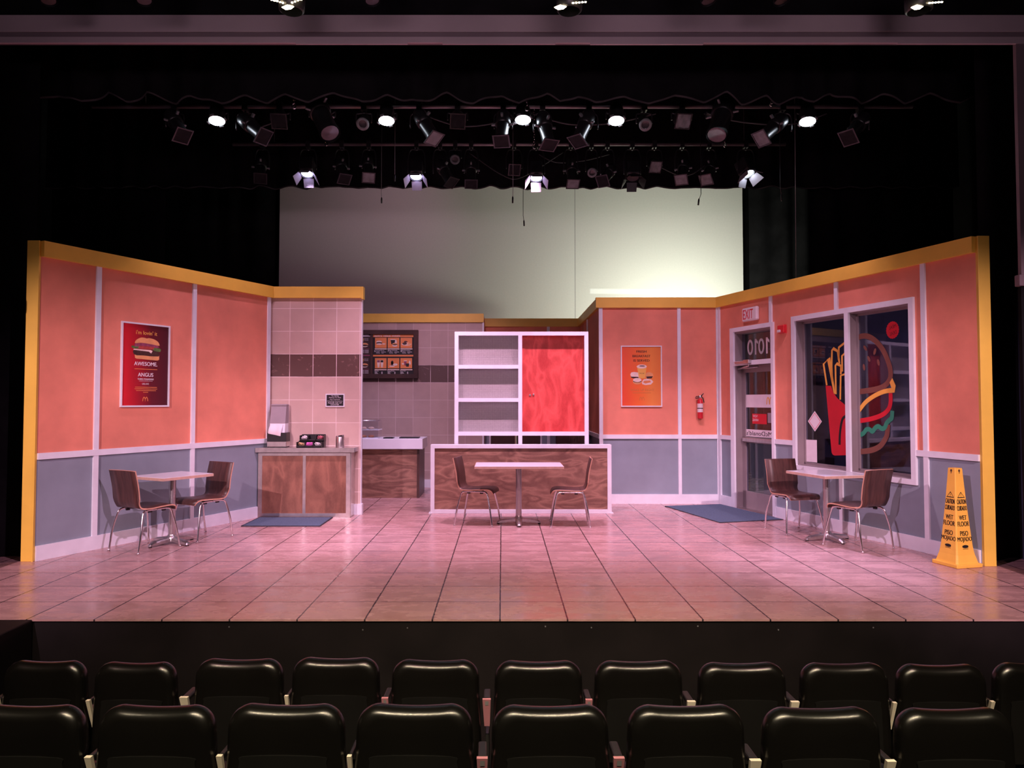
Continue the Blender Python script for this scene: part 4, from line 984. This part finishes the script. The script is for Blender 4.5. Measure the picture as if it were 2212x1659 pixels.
# ------------------------------------------------------------------ pipes, cables, chains
def pipe(x0, x1, y, z, label):
    t = thing('lighting_pipe', label, 'pipe', (0, y, z), 0, 'horizontal lighting pipes')
    m = MB(); m.tube([(x0, 0, 0), (x1, 0, 0)], .024, 12); m.build('pipe_rail', M['pipe'], t)
    for x in (x0 + .6, x1 - .6): m = MB(); m.tube([(x, 0, .02), (x, 0, 2.0)], .004, 6); m.build('hanger_wire', M['cable'], t)
PZ1, PZ2 = 4.817, 5.226
pipe(-4.6, 4.6, 8.2, PZ1, 'steel lighting pipe nearest the viewer carrying the bright white lamps')
pipe(-3.9, 4.1, 10.6, PZ2, 'steel lighting pipe farther upstage carrying the barn door lamps')
def sag(name, pts, label, r=.008, mt='cable'):
    m = MB(); m.tube(catmull(pts, 8), r, 6); tag(m.build(name, M[mt]), label, 'cable', 'sagging lamp cables')
sag('power_cord', [(-.93, 8.34, 4.79), (-.55, 8.34, 4.66), (-.2, 8.34, 4.66), (.3, 8.34, 4.79)], 'black power cord sagging beneath the front pipe at middle')
sag('power_cord', [(.35, 8.34, 4.79), (.75, 8.34, 4.67), (1.25, 8.34, 4.68), (1.75, 8.34, 4.79)], 'black power cord sagging behind the fourth lit lamp from the left')
sag('power_cord', [(2.3, 8.34, 4.79), (2.75, 8.34, 4.69), (3.3, 8.34, 4.67), (3.7, 8.34, 4.79)], 'black power cord sagging toward the rightmost lit lamp')
sag('power_cord', [(-2.55, 8.34, 4.79), (-2.60, 8.34, 4.70), (-2.68, 8.34, 4.66), (-2.85, 8.34, 4.60)], 'short black cord looping beside the leftmost lit lamp')
sag('power_cord', [(-.5, 10.86, 5.2), (0, 10.86, 4.86), (.3, 10.86, 4.83), (.9, 10.86, 5.2)], 'black power cord sagging beneath the rear pipe')
sag('power_cord', [(.55, 10.95, 5.2), (.8, 10.95, 5.08), (1.2, 10.95, 5.10), (1.6, 10.95, 5.2)], 'shallow black cord beneath the rear pipe at right of middle')
sag('power_cord', [(2.3, 10.86, 5.0), (2.6, 10.86, 4.86), (2.8, 10.86, 4.87), (3.0, 10.86, 5.0)], 'short black cord near the lit barn door lamp')
def chain(x, y, z0, z1, label):
    m = MB(); z = z1; k = 0
    while z > z0:
        X = Matrix.Translation((x, y, z)) @ Matrix.Rotation(k * PI / 2 + .4, 4, 'Z')
        lp = [(.013 * math.cos(a), 0, .024 * math.sin(a)) for a in [2 * PI * i / 10 for i in range(11)]]
        m.tube(lp, .0045, 5, 0, False, X=X); z -= .036; k += 1
    m.tube([(x + .02 * math.cos(a), y, z0 - .02 + .03 * math.sin(a)) for a in [2 * PI * i / 12 for i in range(13)]], .007, 6, 0, False)
    tag(m.build('hanging_chain', M['chrome']), label, 'chain', 'steel hanging chains')
for x, y, z0, z1, lab in ((-2.265, 7.95, 4.74, 4.95, 'short steel chain hanging on the front pipe at left'), (.269, 7.95, 4.72, 5.0, 'steel chain hanging on the front pipe above the middle lit lamp'), (2.929, 7.95, 4.77, 4.95, 'steel chain hanging on the front pipe at right'),
    (-2.523, 10.5, 5.22, 5.5, 'steel chain end on the rear pipe at left'), (.458, 10.5, 5.18, 5.75, 'long steel chain hanging down to the rear pipe at middle'), (3.194, 10.5, 5.20, 5.6, 'steel chain hanging down to the rear pipe at right')): chain(x, y, z0, z1, lab)
def mic(x, y, z1, zk, z0, dx, label, pale=False):
    t = thing('hanging_microphone', label, 'microphone', (x, y, zk), 0, 'hanging microphones')
    m = MB(); m.tube([(0, 0, z1 - zk), (0, 0, 0), (dx, 0, z0 - zk)], .0042, 6); m.build('cord', M['cable_pale' if pale else 'cable'], t)
    m = MB(); X = Matrix.Translation((dx, 0, z0 - zk)) @ Matrix.Rotation(-dx * 4, 4, 'Y'); m.lathe([(0, -.075), (.011, -.07), (.012, 0), (.006, .02)], 12, X=X); m.build('capsule', M['black_plastic'], t)
mic(-1.845, 11.2, 6.0, 4.70, 4.60, .004, 'hanging microphone with pale cord before the dim half of the screen', True)
mic(.146, 10.0, 6.3, 4.42, 4.28, -.004, 'hanging microphone with pale cord near the middle of the screen', True)
mic(.318, 11.2, 6.0, 4.34, 4.25, .012, 'lowest hanging microphone with black cord before the screen')
mic(2.707, 10.0, 6.3, 4.33, 4.25, -.03, 'hanging microphone with black cord before the bright half of the screen')
mic(3.79, 10.0, 6.3, 4.44, 4.31, .012, 'hanging microphone over the right wall against black drapes')
mic(-1.466, 10.0, 6.3, 4.68, 4.58, .0, 'hanging microphone with pale cord beneath the second lit lamp from the left', True)
m = MB(); m.tube([(4.01, 10.0, 7), (4.005, 10.05, 2.9)], .0042, 6); tag(m.build('rigging_wire', M['cable_pale']), 'thin pale wire hanging straight down behind the right wall', 'wire')

# ------------------------------------------------------------------ stage lamps
LD = []   # lit lamps, for the light sources
def yoke(t, r, drop, up=.0):
    m = MB()
    for q in ((-.03, .03, -.042, .042, -.055, -.0265), (-.03, .03, -.042, .042, .0265, .044), (-.03, .03, .0265, .042, -.0265, .0265), (-.03, .03, -.042, -.0265, -.0265, .0265)): m.bx(*q)
    m.tube([(0, 0, -.055), (0, 0, -.09)], .012, 8); m.build('mount_clamp', M['lamp_black'], t)
    m = MB(); m.tube(catmull([(-r, 0, -drop), (-r, 0, -drop * .5), (-r * .7, 0, -.085), (0, 0, -.08), (r * .7, 0, -.085), (r, 0, -drop * .5), (r, 0, -drop)], 4), .008, 6); m.build('yoke', M['lamp_black'], t)
def aimX(c, d): return Matrix.Translation(c) @ look(d)
def ellipsoidal(loc, c, d, label, bright=False, s=1., gel=True, lens='lens_dim'):
    t = thing('ellipsoidal_lamp', label, 'stage light', loc, 0, 'unlit stage lamps'); yoke(t, .10 * s, max(.1, -c[2]))
    X = aimX(c, d); m = MB()
    m.lathe([(0, -.21 * s), (.05 * s, -.205 * s), (.078 * s, -.16 * s), (.085 * s, -.06 * s), (.085 * s, .0), (.07 * s, .01)], 16, X=X); m.lathe([(.072 * s, -.02), (.072 * s, .20 * s), (.078 * s, .21 * s), (.078 * s, .245 * s)], 16, X=X); m.build('body', M['lamp_black'], t)
    m = MB(); m.lathe([(.0, .235 * s), (.068 * s, .232 * s)], 16, X=X); m.build('lens', M[lens], t)
    for q in ((-.012, .012, .072 * s, .125 * s, -.06, -.035), (-.125 * s, -.08 * s, -.009, .009, -.02, 0), (.08 * s, .125 * s, -.009, .009, -.02, 0)): m = MB(); m.bx(*q, X=X); m.build('shutter_handle', M['gel_gray'], t)
    if gel:
        m = MB(); a = .092 * s
        ringz(m, -a, a, -a, a, .246 * s, .256 * s, .014, X)
        g = m.build('gel_frame', M['lamp_black'], t)
        m = MB(); m.bx(-a + .012, a - .012, -a + .012, a - .012, .248 * s, .251 * s, X=X); m.build('gel', M['gel_gray' if bright else 'gel_dark'], g)
    return t
def flood(loc, c, d, label, bright):
    t = thing('flood_lamp', label, 'stage light', loc, 0, 'unlit stage lamps'); yoke(t, .11, max(.1, -c[2])); X = aimX(c, d); m = MB()
    m.lathe([(0, -.12), (.07, -.11), (.092, -.03), (.092, .05)], 18, X=X); m.build('body', M['lamp_black'], t)
    a = .088; m = MB()
    ringz(m, -a, a, -a, a, .05, .06, .012, X)
    g = m.build('gel_frame', M['lamp_black'], t)
    m = MB(); n = 6; gv = [(-a + .01 + (2 * a - .02) * i / n, -a + .01 + (2 * a - .02) * j / n, .054 + .008 * math.sin(i * 2 + j)) for j in range(n + 1) for i in range(n + 1)]
    m.add(gv, [(j * (n + 1) + i, j * (n + 1) + i + 1, (j + 1) * (n + 1) + i + 1, (j + 1) * (n + 1) + i) for j in range(n) for i in range(n)], 0, True, X); m.build('gel', M['gel_gray' if bright else 'gel_dark'], g)
def par(loc, c, d, label):
    t = thing('round_par_lamp', label, 'stage light', loc, 0, 'unlit stage lamps'); yoke(t, .085, max(.1, -c[2])); X = aimX(c, d); m = MB()
    m.lathe([(0, -.16), (.05, -.15), (.062, -.06), (.066, .06)], 20, X=X); m.build('body', M['lamp_black'], t)
    m = MB(); m.lathe([(.045, .058), (.07, .056), (.072, .07), (.045, .07)], 20, X=X); m.build('rim', M['gel_gray'], t)
    m = MB(); m.lathe([(0, .05), (.03, .048), (.047, .055)], 20, X=X); m.build('lens', M['lens_dim'], t)
def led(loc, c, d, label):
    t = thing('led_par_lamp', label, 'stage light', loc, 0, 'lit white lamps'); yoke(t, .105, max(.1, -c[2])); X = aimX(c, d); m = MB()
    m.lathe([(0, -.15), (.07, -.145), (.088, -.06), (.09, .03)], 24, X=X); m.lathe([(.082, .03), (.095, .028), (.095, .042), (.082, .042)], 24, X=X); m.build('body', M['lamp_black'], t)
    m = MB(); m.lathe([(0, .046), (.086, .043)], 24, X=X); m.build('lens', M['led_white'], t)
    for k in range(4):
        Y = X @ Matrix.Rotation(k * PI / 2 + .5, 4, 'Z'); m = MB(); m.bx(.094, .108, -.022, .022, .03, .05, X=Y); m.build('lens_clip', M['gel_gray'], t)
    LD.append((Vector(loc) + Vector(c), Vector(d).normalized()))
def fresnel(loc, c, d, label, lit=None):
    t = thing('barn_door_lamp', label, 'stage light', loc, 0, 'barn door lamps'); yoke(t, .12, max(.1, -c[2])); X = aimX(c, d); m = MB()
    m.bx(-.09, .09, -.10, .10, -.16, .06, X=X, bev=.02); m.lathe([(.088, .05), (.092, .085)], 22, X=X); m.build('body', M['lamp_black'], t)
    m = MB(); m.lathe([(0, .082), (.04, .078), (.082, .07)], 22, X=X); m.build('lens', M[lit] if lit else M['lens_dim'], t)
    for k in range(4):
        Y = X @ Matrix.Rotation(k * PI / 2, 4, 'Z'); w0, w1, L = .075, .105 if k % 2 else .07, .13
        m = MB(); an = R(32 if k % 2 else 38)
        vs = [(-w0, .092, .085), (w0, .092, .085), (w1, .092 + L * math.sin(an), .085 + L * math.cos(an)), (-w1, .092 + L * math.sin(an), .085 + L * math.cos(an))]
        vs2 = [(x, y + .004, z - .002) for x, y, z in vs]
        m.add(vs + vs2, [(0, 1, 2, 3), (7, 6, 5, 4), (0, 4, 5, 1), (1, 5, 6, 2), (2, 6, 7, 3), (3, 7, 4, 0)], 0, False, Y)
        m.build('barn_door', M['barn_lit' if lit else 'lamp_black'], t)

front = [('ers', -3.67, 4.67, (-3.48, 4.40), 'dim ellipsoidal lamp at the far left end of the front pipe'), ('led', -3.18, 4.64, None, 'leftmost of the five lit white lamps on the front pipe'),
 ('ers', -2.88, 4.65, (-2.60, 4.39), 'long black ellipsoidal lamp just right of the leftmost lit lamp'), ('flood', -2.49, 4.66, 0, 'gel framed flood lamp beneath the left chain of the front pipe'),
 ('big', -2.02, 4.71, (-1.86, 4.40), 'large black ellipsoidal lamp with shiny lens on the left half of the front pipe'), ('par', -1.55, 4.63, None, 'small round lamp just left of the second lit lamp'),
 ('led', -1.29, 4.64, None, 'second from left of the five lit white lamps on the front pipe'), ('ers', -.93, 4.71, (-.74, 4.37), 'black ellipsoidal lamp with pale gel just right of the second lit lamp'),
 ('flood', -.50, 4.66, 0, 'dim gel framed flood lamp between second and third lit lamps'), ('ers', .01, 4.65, (-.01, 4.34), 'ellipsoidal lamp pointing straight down left of the middle lit lamp'),
 ('led', .23, 4.65, None, 'middle one of the five lit white lamps on the front pipe'), ('ers', .45, 4.68, (.51, 4.30), 'black ellipsoidal lamp pointing down right of the middle lit lamp'),
 ('ers', .97, 4.71, (.82, 4.34), 'black ellipsoidal lamp tilted left beside the fourth lit lamp'), ('led', 1.27, 4.64, None, 'fourth from left of the five lit white lamps on the front pipe'),
 ('par', 1.59, 4.62, None, 'small round lamp just right of the fourth lit lamp'), ('flood', 2.01, 4.66, 1, 'pale crinkled gel flood lamp right of the fourth lit lamp'),
 ('big', 2.43, 4.67, (2.32, 4.38), 'large black ellipsoidal lamp with shiny lens on the right half of the front pipe'), ('ers', 3.14, 4.67, (2.82, 4.37), 'ellipsoidal lamp with pale gel just left of the rightmost lit lamp'),
 ('led', 3.40, 4.63, None, 'rightmost of the five lit white lamps on the front pipe'), ('ers', 4.01, 4.65, (3.77, 4.38), 'dim ellipsoidal lamp at the far right end of the front pipe')]
rear = [('ers', -3.47, 4.87, (-3.42, 4.66), 'barely visible ellipsoidal lamp at the left end of the rear pipe'), ('fresnel', -2.81, 4.85, 'lens_lav', 'leftmost lit barn door lamp on the rear pipe'),
 ('ers', -2.32, 4.90, (-2.23, 4.65), 'dim ellipsoidal lamp right of the leftmost barn door lamp'), ('ers', -1.93, 4.89, (-1.89, 4.67), 'ellipsoidal lamp with pale handles left of the second barn door lamp'),
 ('fresnel', -1.24, 4.81, 'lens_lav', 'second lit barn door lamp from the left on the rear pipe'), ('ers', -.90, 4.92, (-.72, 4.60), 'ellipsoidal lamp tilted right beside the second barn door lamp'),
 ('par', -.68, 5.02, None, 'small round lamp hung high on the rear pipe'), ('ers', -.45, 4.89, (-.44, 4.58), 'dim ellipsoidal lamp pointing down left of the middle of the rear pipe'),
 ('flood', .17, 4.87, 0, 'dim gel framed flood lamp at the middle of the rear pipe'), ('fresnel', .49, 4.79, 'lens_lav', 'barn door lamp with lavender glow at the middle of the rear pipe'),
 ('ers', .99, 4.86, (1.00, 4.58), 'ellipsoidal lamp with pale gel right of the middle barn door lamp'), ('par', 1.29, 4.83, None, 'small round lamp on the right half of the rear pipe'),
 ('ers', 1.52, 4.78, (1.42, 4.62), 'dim ellipsoidal lamp tilted left beneath the rear pipe'), ('fresnel', 1.88, 4.79, None, 'unlit black barn door lamp on the rear pipe'),
 ('flood', 2.20, 4.91, 1, 'pale crinkled gel flood lamp on the rear pipe'), ('ers', 2.60, 4.86, (2.53, 4.64), 'dim ellipsoidal lamp left of the last pale gel on the rear pipe'),
 ('ers', 2.99, 4.86, (2.88, 4.64), 'ellipsoidal lamp with pale gel left of the brightest barn door lamp'), ('fresnel', 3.52, 4.85, 'led_white', 'brightest barn door lamp at the right end of the rear pipe')]
pale = ('pale', 'long black')
for rows, Y, PZ in ((front, 8.2, PZ1), (rear, 10.6, PZ2)):
    for kind, x, z, e, lab in rows:
        loc = (x, Y, PZ); c = (0, {'ers': -.13, 'big': -.165}.get(kind, -.02), z - PZ)
        if kind == 'led': c = (0, -.05, z - PZ + .03); led(loc, c, (-.03 * x, -.27, -.96), lab)
        elif kind in ('ers', 'big'):
            s = 1.45 if kind == 'big' else 1.
            d = Vector((e[0] - x, -.16, e[1] - z)).normalized()
            ellipsoidal(loc, tuple(Vector(c) + (Vector((e[0] - x, -.1, e[1] - z)) - d * .25 * s)), d, lab, 'pale' in lab, s, kind == 'ers')
        elif kind == 'flood': flood(loc, c, (.1, -.75, -.65), lab, e)
        elif kind == 'par': par(loc, c, (0, -.8, -.6), lab)
        else: fresnel(loc, c, (.22 if x > 3 else 0, -.36, -.93), lab, e)
# lamps hung in front of the beam
for x, dd, lab in ((-1.679, .0, 'black house lamp with glowing slots hanging over the beam at left'), (.535, -.14, 'black house lamp with glowing slots hanging over the beam near the middle'), (3.321, -.12, 'black house lamp with glowing slots hanging over the beam at right')):
    t = thing('house_lamp', lab, 'stage light', (x, 5.8, 4.972), 0, 'glowing lamps over the beam'); yoke(t, .12, .22)
    m = MB(); m.lathe([(0, -.10), (.09, -.12), (.105, -.25), (.10, -.345), (.085, -.355)], 20); m.build('body', M['lamp_black'], t)
    m = MB()
    for k in range(5):
        m.bx(dd - .035 - .022 * k - .008, dd - .035 - .022 * k + .006, -.118 + .004 * k, -.107, -.352 + .008 * k, -.340 + .008 * k, bev=.003) if dd == 0 else m.bx(.02 + .024 * k - .009, .02 + .024 * k + .007, -.118, -.107, -.352 + .002 * k, -.342 + .002 * k, bev=.003)
        if dd == 0: m.bx(.035 + .022 * k - .006, .035 + .022 * k + .008, -.118 + .004 * k, -.107, -.350 + .010 * k, -.338 + .010 * k, bev=.003)
    m.build('vent_slots', M['amber'], t)
    m = MB(); q = dd * .55
    m.prism([(q - .05, -.372), (q - .005, -.353), (q + .045, -.366), (q + .02, -.385), (q - .02, -.39)], -.10, -.09); m.build('lens_edge', M['amber'], t)
for x, lab in ((-3.64, 'dark lamp end at the top edge far left'), (-2.88, 'dark lamp end between the far left one and the left glowing lamp'), (-1.07, 'dark lamp end right of the left glowing lamp'), (1.598, 'dark lamp end right of the middle glowing lamp'), (2.177, 'dark lamp end left of the right glowing lamp')):
    ellipsoidal((x, 5.8, 5.05), (0, 0, -.18), (.2, -.15, -.9), lab, False, .8, False, 'lamp_black')

# ------------------------------------------------------------------ house seats
def seat_back(m, w0, w1, hh, th, mi=0):
    """plump backrest: rounded outline, edge rolled over from the back face to the front face, a slight dip along the top"""
    N = 56; out = []
    r = .085
    def outline():
        P = []
        for k in range(9): a = PI / 2 * k / 8; P.append((w0 / 2 - r + r * math.sin(PI / 2 - a) * 1.0, hh - r + r * math.cos(PI / 2 - a)))
        for k in range(1, 12): t = 1 - 2 * k / 12; P.append(((w0 / 2 - r) * t, hh - .009 * (1 - t * t)))
        P = P + [(-x, z) for x, z in P[:9]][::-1]
        for k in range(1, 8): t = k / 8; P.append((-(w0 + (w1 - w0) * t) / 2, (hh - r) * (1 - t)))
        P += [(-w1 / 2 + .03, 0), (0, 0), (w1 / 2 - .03, 0)]
        for k in range(1, 8): t = 1 - k / 8; P.append(((w0 + (w1 - w0) * t) / 2, (hh - r) * (1 - t)))
        return P
    P = outline(); n = len(P); lay = 9; vs = []
    for j in range(lay):
        a = PI * j / (lay - 1); ins = (1 - math.sin(a)) * th * .42; yy = -math.cos(a) * th / 2
        for x, z in P:
            k = max(0, 1 - ins / (w1 / 2)); vs.append((x * k, yy + .10 * (x / w1) ** 2 * -0.35, hh * .45 + (z - hh * .45) * max(0, 1 - ins / (hh * .55))))
    fs = [(j * n + i, j * n + (i + 1) % n, (j + 1) * n + (i + 1) % n, (j + 1) * n + i) for j in range(lay - 1) for i in range(n)]
    m.add(vs, fs, mi, True)
    o = len(m.v) - len(vs); cz = hh * .45
    for first, rev in ((o, True), (o + (lay - 1) * n, False)):
        ring_ = [Vector(m.v[first + i]) for i in range(n)]; prev = list(range(first, first + n)); y0 = ring_[0].y + .035 * (ring_[0].x / w1) ** 2
        for kk in (.7, .4, .12):
            cur = len(m.v); pts = []
            for p in ring_: x = p.x * kk; pts.append((x, y0 - .035 * (x / w1) ** 2, cz + (p.z - cz) * kk))
            m.v += pts; nf = [[prev[i], prev[(i + 1) % n], cur + (i + 1) % n, cur + i] for i in range(n)]
            m.f += [f[::-1] for f in nf] if rev else nf; m.mi += [mi] * n; m.sm += [True] * n; prev = list(range(cur, cur + n))
        m.f.append(prev[::-1] if rev else prev); m.mi.append(mi); m.sm.append(True)
    return P
seat = thing('theater_seat', 'x', 'theater seat')
m = MB(); P = seat_back(m, .450, .482, .50, .095); m.v = [(x, y, z + .40) for x, y, z in m.v]; bo = m.build('backrest', M['vinyl'], seat)
m = MB(); pts = catmull([(-.178, 0, .0), (-.172, 0, .22), (-.166, 0, .29), (-.14, 0, .315), (.14, 0, .315), (.166, 0, .29), (.172, 0, .22), (.178, 0, .0)], 4)
m.prism([(p[0], p[2] + .41) for p in pts], -.058, -.042); m.build('back_panel', M['shell'], seat)
m = MB(); m.bx(-.225, .225, .06, .17, .30, .62, bev=.03, seg=3); m.build('folded_seat_pan', M['vinyl'], seat)
m = MB(); m.bx(-.02, .02, -.02, .30, 0, .04, bev=.01); m.bx(-.010, .010, .06, .20, .03, .50, bev=.004); m.build('pedestal', M['black_metal'], seat)
arms = {}
for key in ('arm_cream', 'arm_mauve'):
    m = MB(); m.bx(-.018, .018, -.02, .11, .688, .716, bev=.008); a = m.build('armrest', M['black_plastic'], seat)
    mm = MB(); mm.add([(-.022, -.046, .718), (.020, -.046, .718), (.014, .012, .56), (-.014, .012, .56), (-.022, -.026, .718), (.020, -.026, .718), (.014, .032, .56), (-.014, .032, .56)], [(0, 3, 2, 1), (4, 5, 6, 7), (0, 1, 5, 4), (1, 2, 6, 5), (2, 3, 7, 6), (3, 0, 4, 7)]); mm.build('end_panel', M[key], a)
    if key == 'arm_mauve': mm = MB(); mm.add([(-.009, -.0440, .709), (.009, -.0440, .709), (.009, -.0352, .685), (-.009, -.0352, .685)], [(0, 3, 2, 1)]); mm.build('number_plate', M['ink_gray'], a)
    arms[key] = a
base_kids = [c for c in kids(seat) if c.name.split('.')[0] != 'armrest']
ordn = ['first', 'second', 'third', 'fourth', 'fifth', 'sixth', 'seventh', 'eighth', 'ninth', 'tenth', 'last']
rr = random.Random(4)
used = []
ztop1 = [.159, .152, .169, .175, .164, .159, .159, .150, .148, .141, .148]
ztop2 = [.321, .321, .325, .325, .321, .321, .312, .309]
for row, (xs, Y, zt, nm) in enumerate((([-2.352, -1.886, -1.353, -.856, -.344, .186, .700, 1.233, 1.76, 2.258, 2.757], 3.88, ztop1, 'row nearest the stage'), ([-1.837, -1.333, -.833, -.338, .185, .708, 1.229, 1.743], 2.92, ztop2, 'row nearest the viewer'))):
    fl = -.72 if row == 0 else -.57
    for i, x in enumerate(xs):
        key = 'arm_mauve' if (-.5 if row == 0 else 0) < x < .8 else 'arm_cream'; wk = lambda j: .93 if row == 0 and j < 2 else 1.
        lab = 'black theater seat, %s from the left in the %s' % (ordn[i], nm)
        if i == len(xs) - 1: lab = 'black theater seat at the right end of the %s' % nm
        if i == 0: lab = 'black theater seat at the left end of the %s' % nm
        o = dup(seat, (x, Y, zt[i] - .885), R(rr.uniform(-1.2, 1.2)), lab, 'black seats of the ' + nm, base_kids + [arms[key]])
        o.scale = (wk(i), 1, 1); half = .238
        gx = ((xs[i - 1] + half * wk(i - 1) + x - half * wk(i)) / 2 if i else x - half * wk(i) - .022) - x
        for c in kids(o):
            if c.name.startswith(('pedestal', 'armrest')): c.location.x = gx / wk(i)
            if c.name.startswith('armrest') and i: c.scale.x = min(1, max(.4, (x - xs[i - 1] - half * (wk(i) + wk(i - 1)) - .003) / .042))
for c in kids(seat):
    for g in kids(c): bpy.data.objects.remove(g)
    bpy.data.objects.remove(c)
bpy.data.objects.remove(seat)
# ------------------------------------------------------------------ lights
def spot(name, loc, to, watt, col, deg, blend=.5, r=.06):
    l = bpy.data.lights.new(name, 'SPOT'); l.energy = watt; l.color = col; l.spot_size = R(deg); l.spot_blend = blend; l.shadow_soft_size = r
    o = bpy.data.objects.new(name, l); COL.objects.link(o); o.location = loc
    o.rotation_euler = (Vector(to) - Vector(loc)).to_track_quat('-Z', 'Y').to_euler(); return o
def area(name, loc, to, watt, col, sx, sy, spread=180):
    l = bpy.data.lights.new(name, 'AREA'); l.shape = 'RECTANGLE'; l.size = sx; l.size_y = sy; l.energy = watt; l.color = col; l.spread = R(spread)
    o = bpy.data.objects.new(name, l); COL.objects.link(o); o.location = loc
    o.rotation_euler = (Vector(to) - Vector(loc)).to_track_quat('-Z', 'Y').to_euler(); return o
WARM = (1, .60, .74); PINK = (1, .56, .84); LAV = (.80, .60, 1.0)
K = 1.0
# front of house, low angle, trimmed to the lower two thirds of the walls
spot('front_spot', (-4.2, -2.0, 4.9), (-3.8, 7.8, .35), 3100 * K, WARM, 27, .8, .05)
spot('front_spot', (.6, -2.2, 5.2), (.2, 9.6, .3), 420 * K, WARM, 27, .8, .05)
spot('front_spot', (4.2, -2.0, 4.9), (3.8, 7.8, .35), 3100 * K, WARM, 27, .8, .05)
# crossing washes from over the house onto the floor and the side walls
spot('cross_spot', (3.6, 1.0, 5.6), (-3.4, 8.0, .3), 1950 * K, PINK, 30, 1, .05)
spot('cross_spot', (-3.6, 1.0, 5.6), (3.4, 8.0, .3), 1950 * K, PINK, 30, 1, .05)
for x in (-2.5, 0, 2.5): spot('apron_spot', (x, 1.0, 5.8), (x * .8, 5.8, 0), (400 if x else 470) * K, (1, .48, .52), 46, 1, .05)
# lit lamps on the front pipe wash the set from above
for i, (p, d) in enumerate(LD):
    spot('pipe_spot', p + d * .10, (p.x * .95, 9.4, 0), (110, 390, 415, 415, 120)[i] * K, PINK, 84, .8, .05)
    spot('pool_spot', p + d * .11, ((-2.6, 7.2, 0), (-1.9, 8.2, 0), (0, 7.6, 0), (1.4, 8.2, 0), (3.0, 6.9, 0))[i], (60, 420, 60, 60, 900)[i] * K, LAV, 30, 1, .05)
# spots added at the unlit flood lamps to brighten the tiled and poster walls
spot('wall_fill_spot', (2.01, 8.28, 4.55), (2.3, 11, 1.7), 190 * K, PINK, 70, 1, .08)
spot('wall_fill_spot', (-.50, 8.28, 4.55), (-1.3, 13, 1.5), 420 * K, PINK, 52, 1, .08)
spot('wall_fill_spot', (-2.49, 8.28, 4.55), (-2.6, 9.95, 1.8), 60 * K, PINK, 70, 1, .08)
# kitchen
spot('rear_spot', (.49, 10.5, 4.75), (-1.6, 12.9, .8), 150 * K, PINK, 95, .8, .05)
spot('barn_door_spot', (-1.24, 10.50, 4.66), (-1.95, 11.9, .95), 260 * K, LAV, 44, .9, .05)
spot('barn_door_spot', (-2.81, 10.50, 4.70), (-2.3, 12.9, 1.2), 60 * K, LAV, 60, .9, .05)
# the screen: a ground row behind the right walls
area('screen_light', (3.7, 12.7, 2.55), (2.9, 15, 4.0), 115 * K, (.97, 1.0, .84), 1.4, .3)
spot('screen_wash', (-1.5, 12.3, 6.4), (-2.5, 15, 4.9), 32 * K, (.85, .36, .62), 80, 1.0, .1)
# unseen fill added to brighten the beam, in place of house spill
area('added_beam_fill', (0, -1.0, 3.0), (0, 6.5, 4.8), 22 * K, (1, .66, .82), 7, .5, 70)
# gobo slit on the screen
g = spot('slit_projector', (1.5, 3.0, 4.9), (2.85, 15, 3.735), 1600 * K, (.92, 1, 1), 14, .0, .01)
g.data.use_nodes = True; nt = g.data.node_tree; q = NB(nt); em = nt.nodes['Emission']
tc = q.n('TexCoord'); X_, Y_, Z_ = q.xyz(tc.outputs['Normal'])
fx = q.math('ABSOLUTE', q.math('DIVIDE', X_, Z_)); fy = q.math('ABSOLUTE', q.math('DIVIDE', Y_, Z_))
q.link(q.math('MULTIPLY', q.math('LESS_THAN', fx, .088), q.math('LESS_THAN', fy, .0042)), em.inputs['Strength'])
# house light over the audience
area('house_light', (.3, .5, 4.3), (.3, 3.3, .1), 75 * K, (1, .82, .55), 5.5, .06, 60)
w = bpy.data.worlds.new('dark house'); SC.world = w; w.use_nodes = True
w.node_tree.nodes['Background'].inputs[0].default_value = (.5, .35, .42, 1); w.node_tree.nodes['Background'].inputs[1].default_value = .004

# ------------------------------------------------------------------ camera
cd = bpy.data.cameras.new('camera'); cam = bpy.data.objects.new('camera', cd); COL.objects.link(cam)
cd.sensor_fit = 'HORIZONTAL'; cd.sensor_width = 36; cd.lens = 1600 / 2212 * 36
cam.location = (0, 0, 1.516); cam.rotation_euler = (PI / 2 + math.atan(55 / 1600), 0, 0)
cd.shift_x = 21 / 2212; cd.shift_y = (811 - 829.5) / 2212
cd.clip_start = .05; SC.camera = cam
SC.view_settings.view_transform = 'Standard'; SC.view_settings.look = 'None'; SC.view_settings.exposure = .09; SC.view_settings.gamma = 1
SC.cycles.use_denoising = True; SC.cycles.max_bounces = 8; SC.cycles.transparent_max_bounces = 12; SC.cycles.sample_clamp_indirect = 6
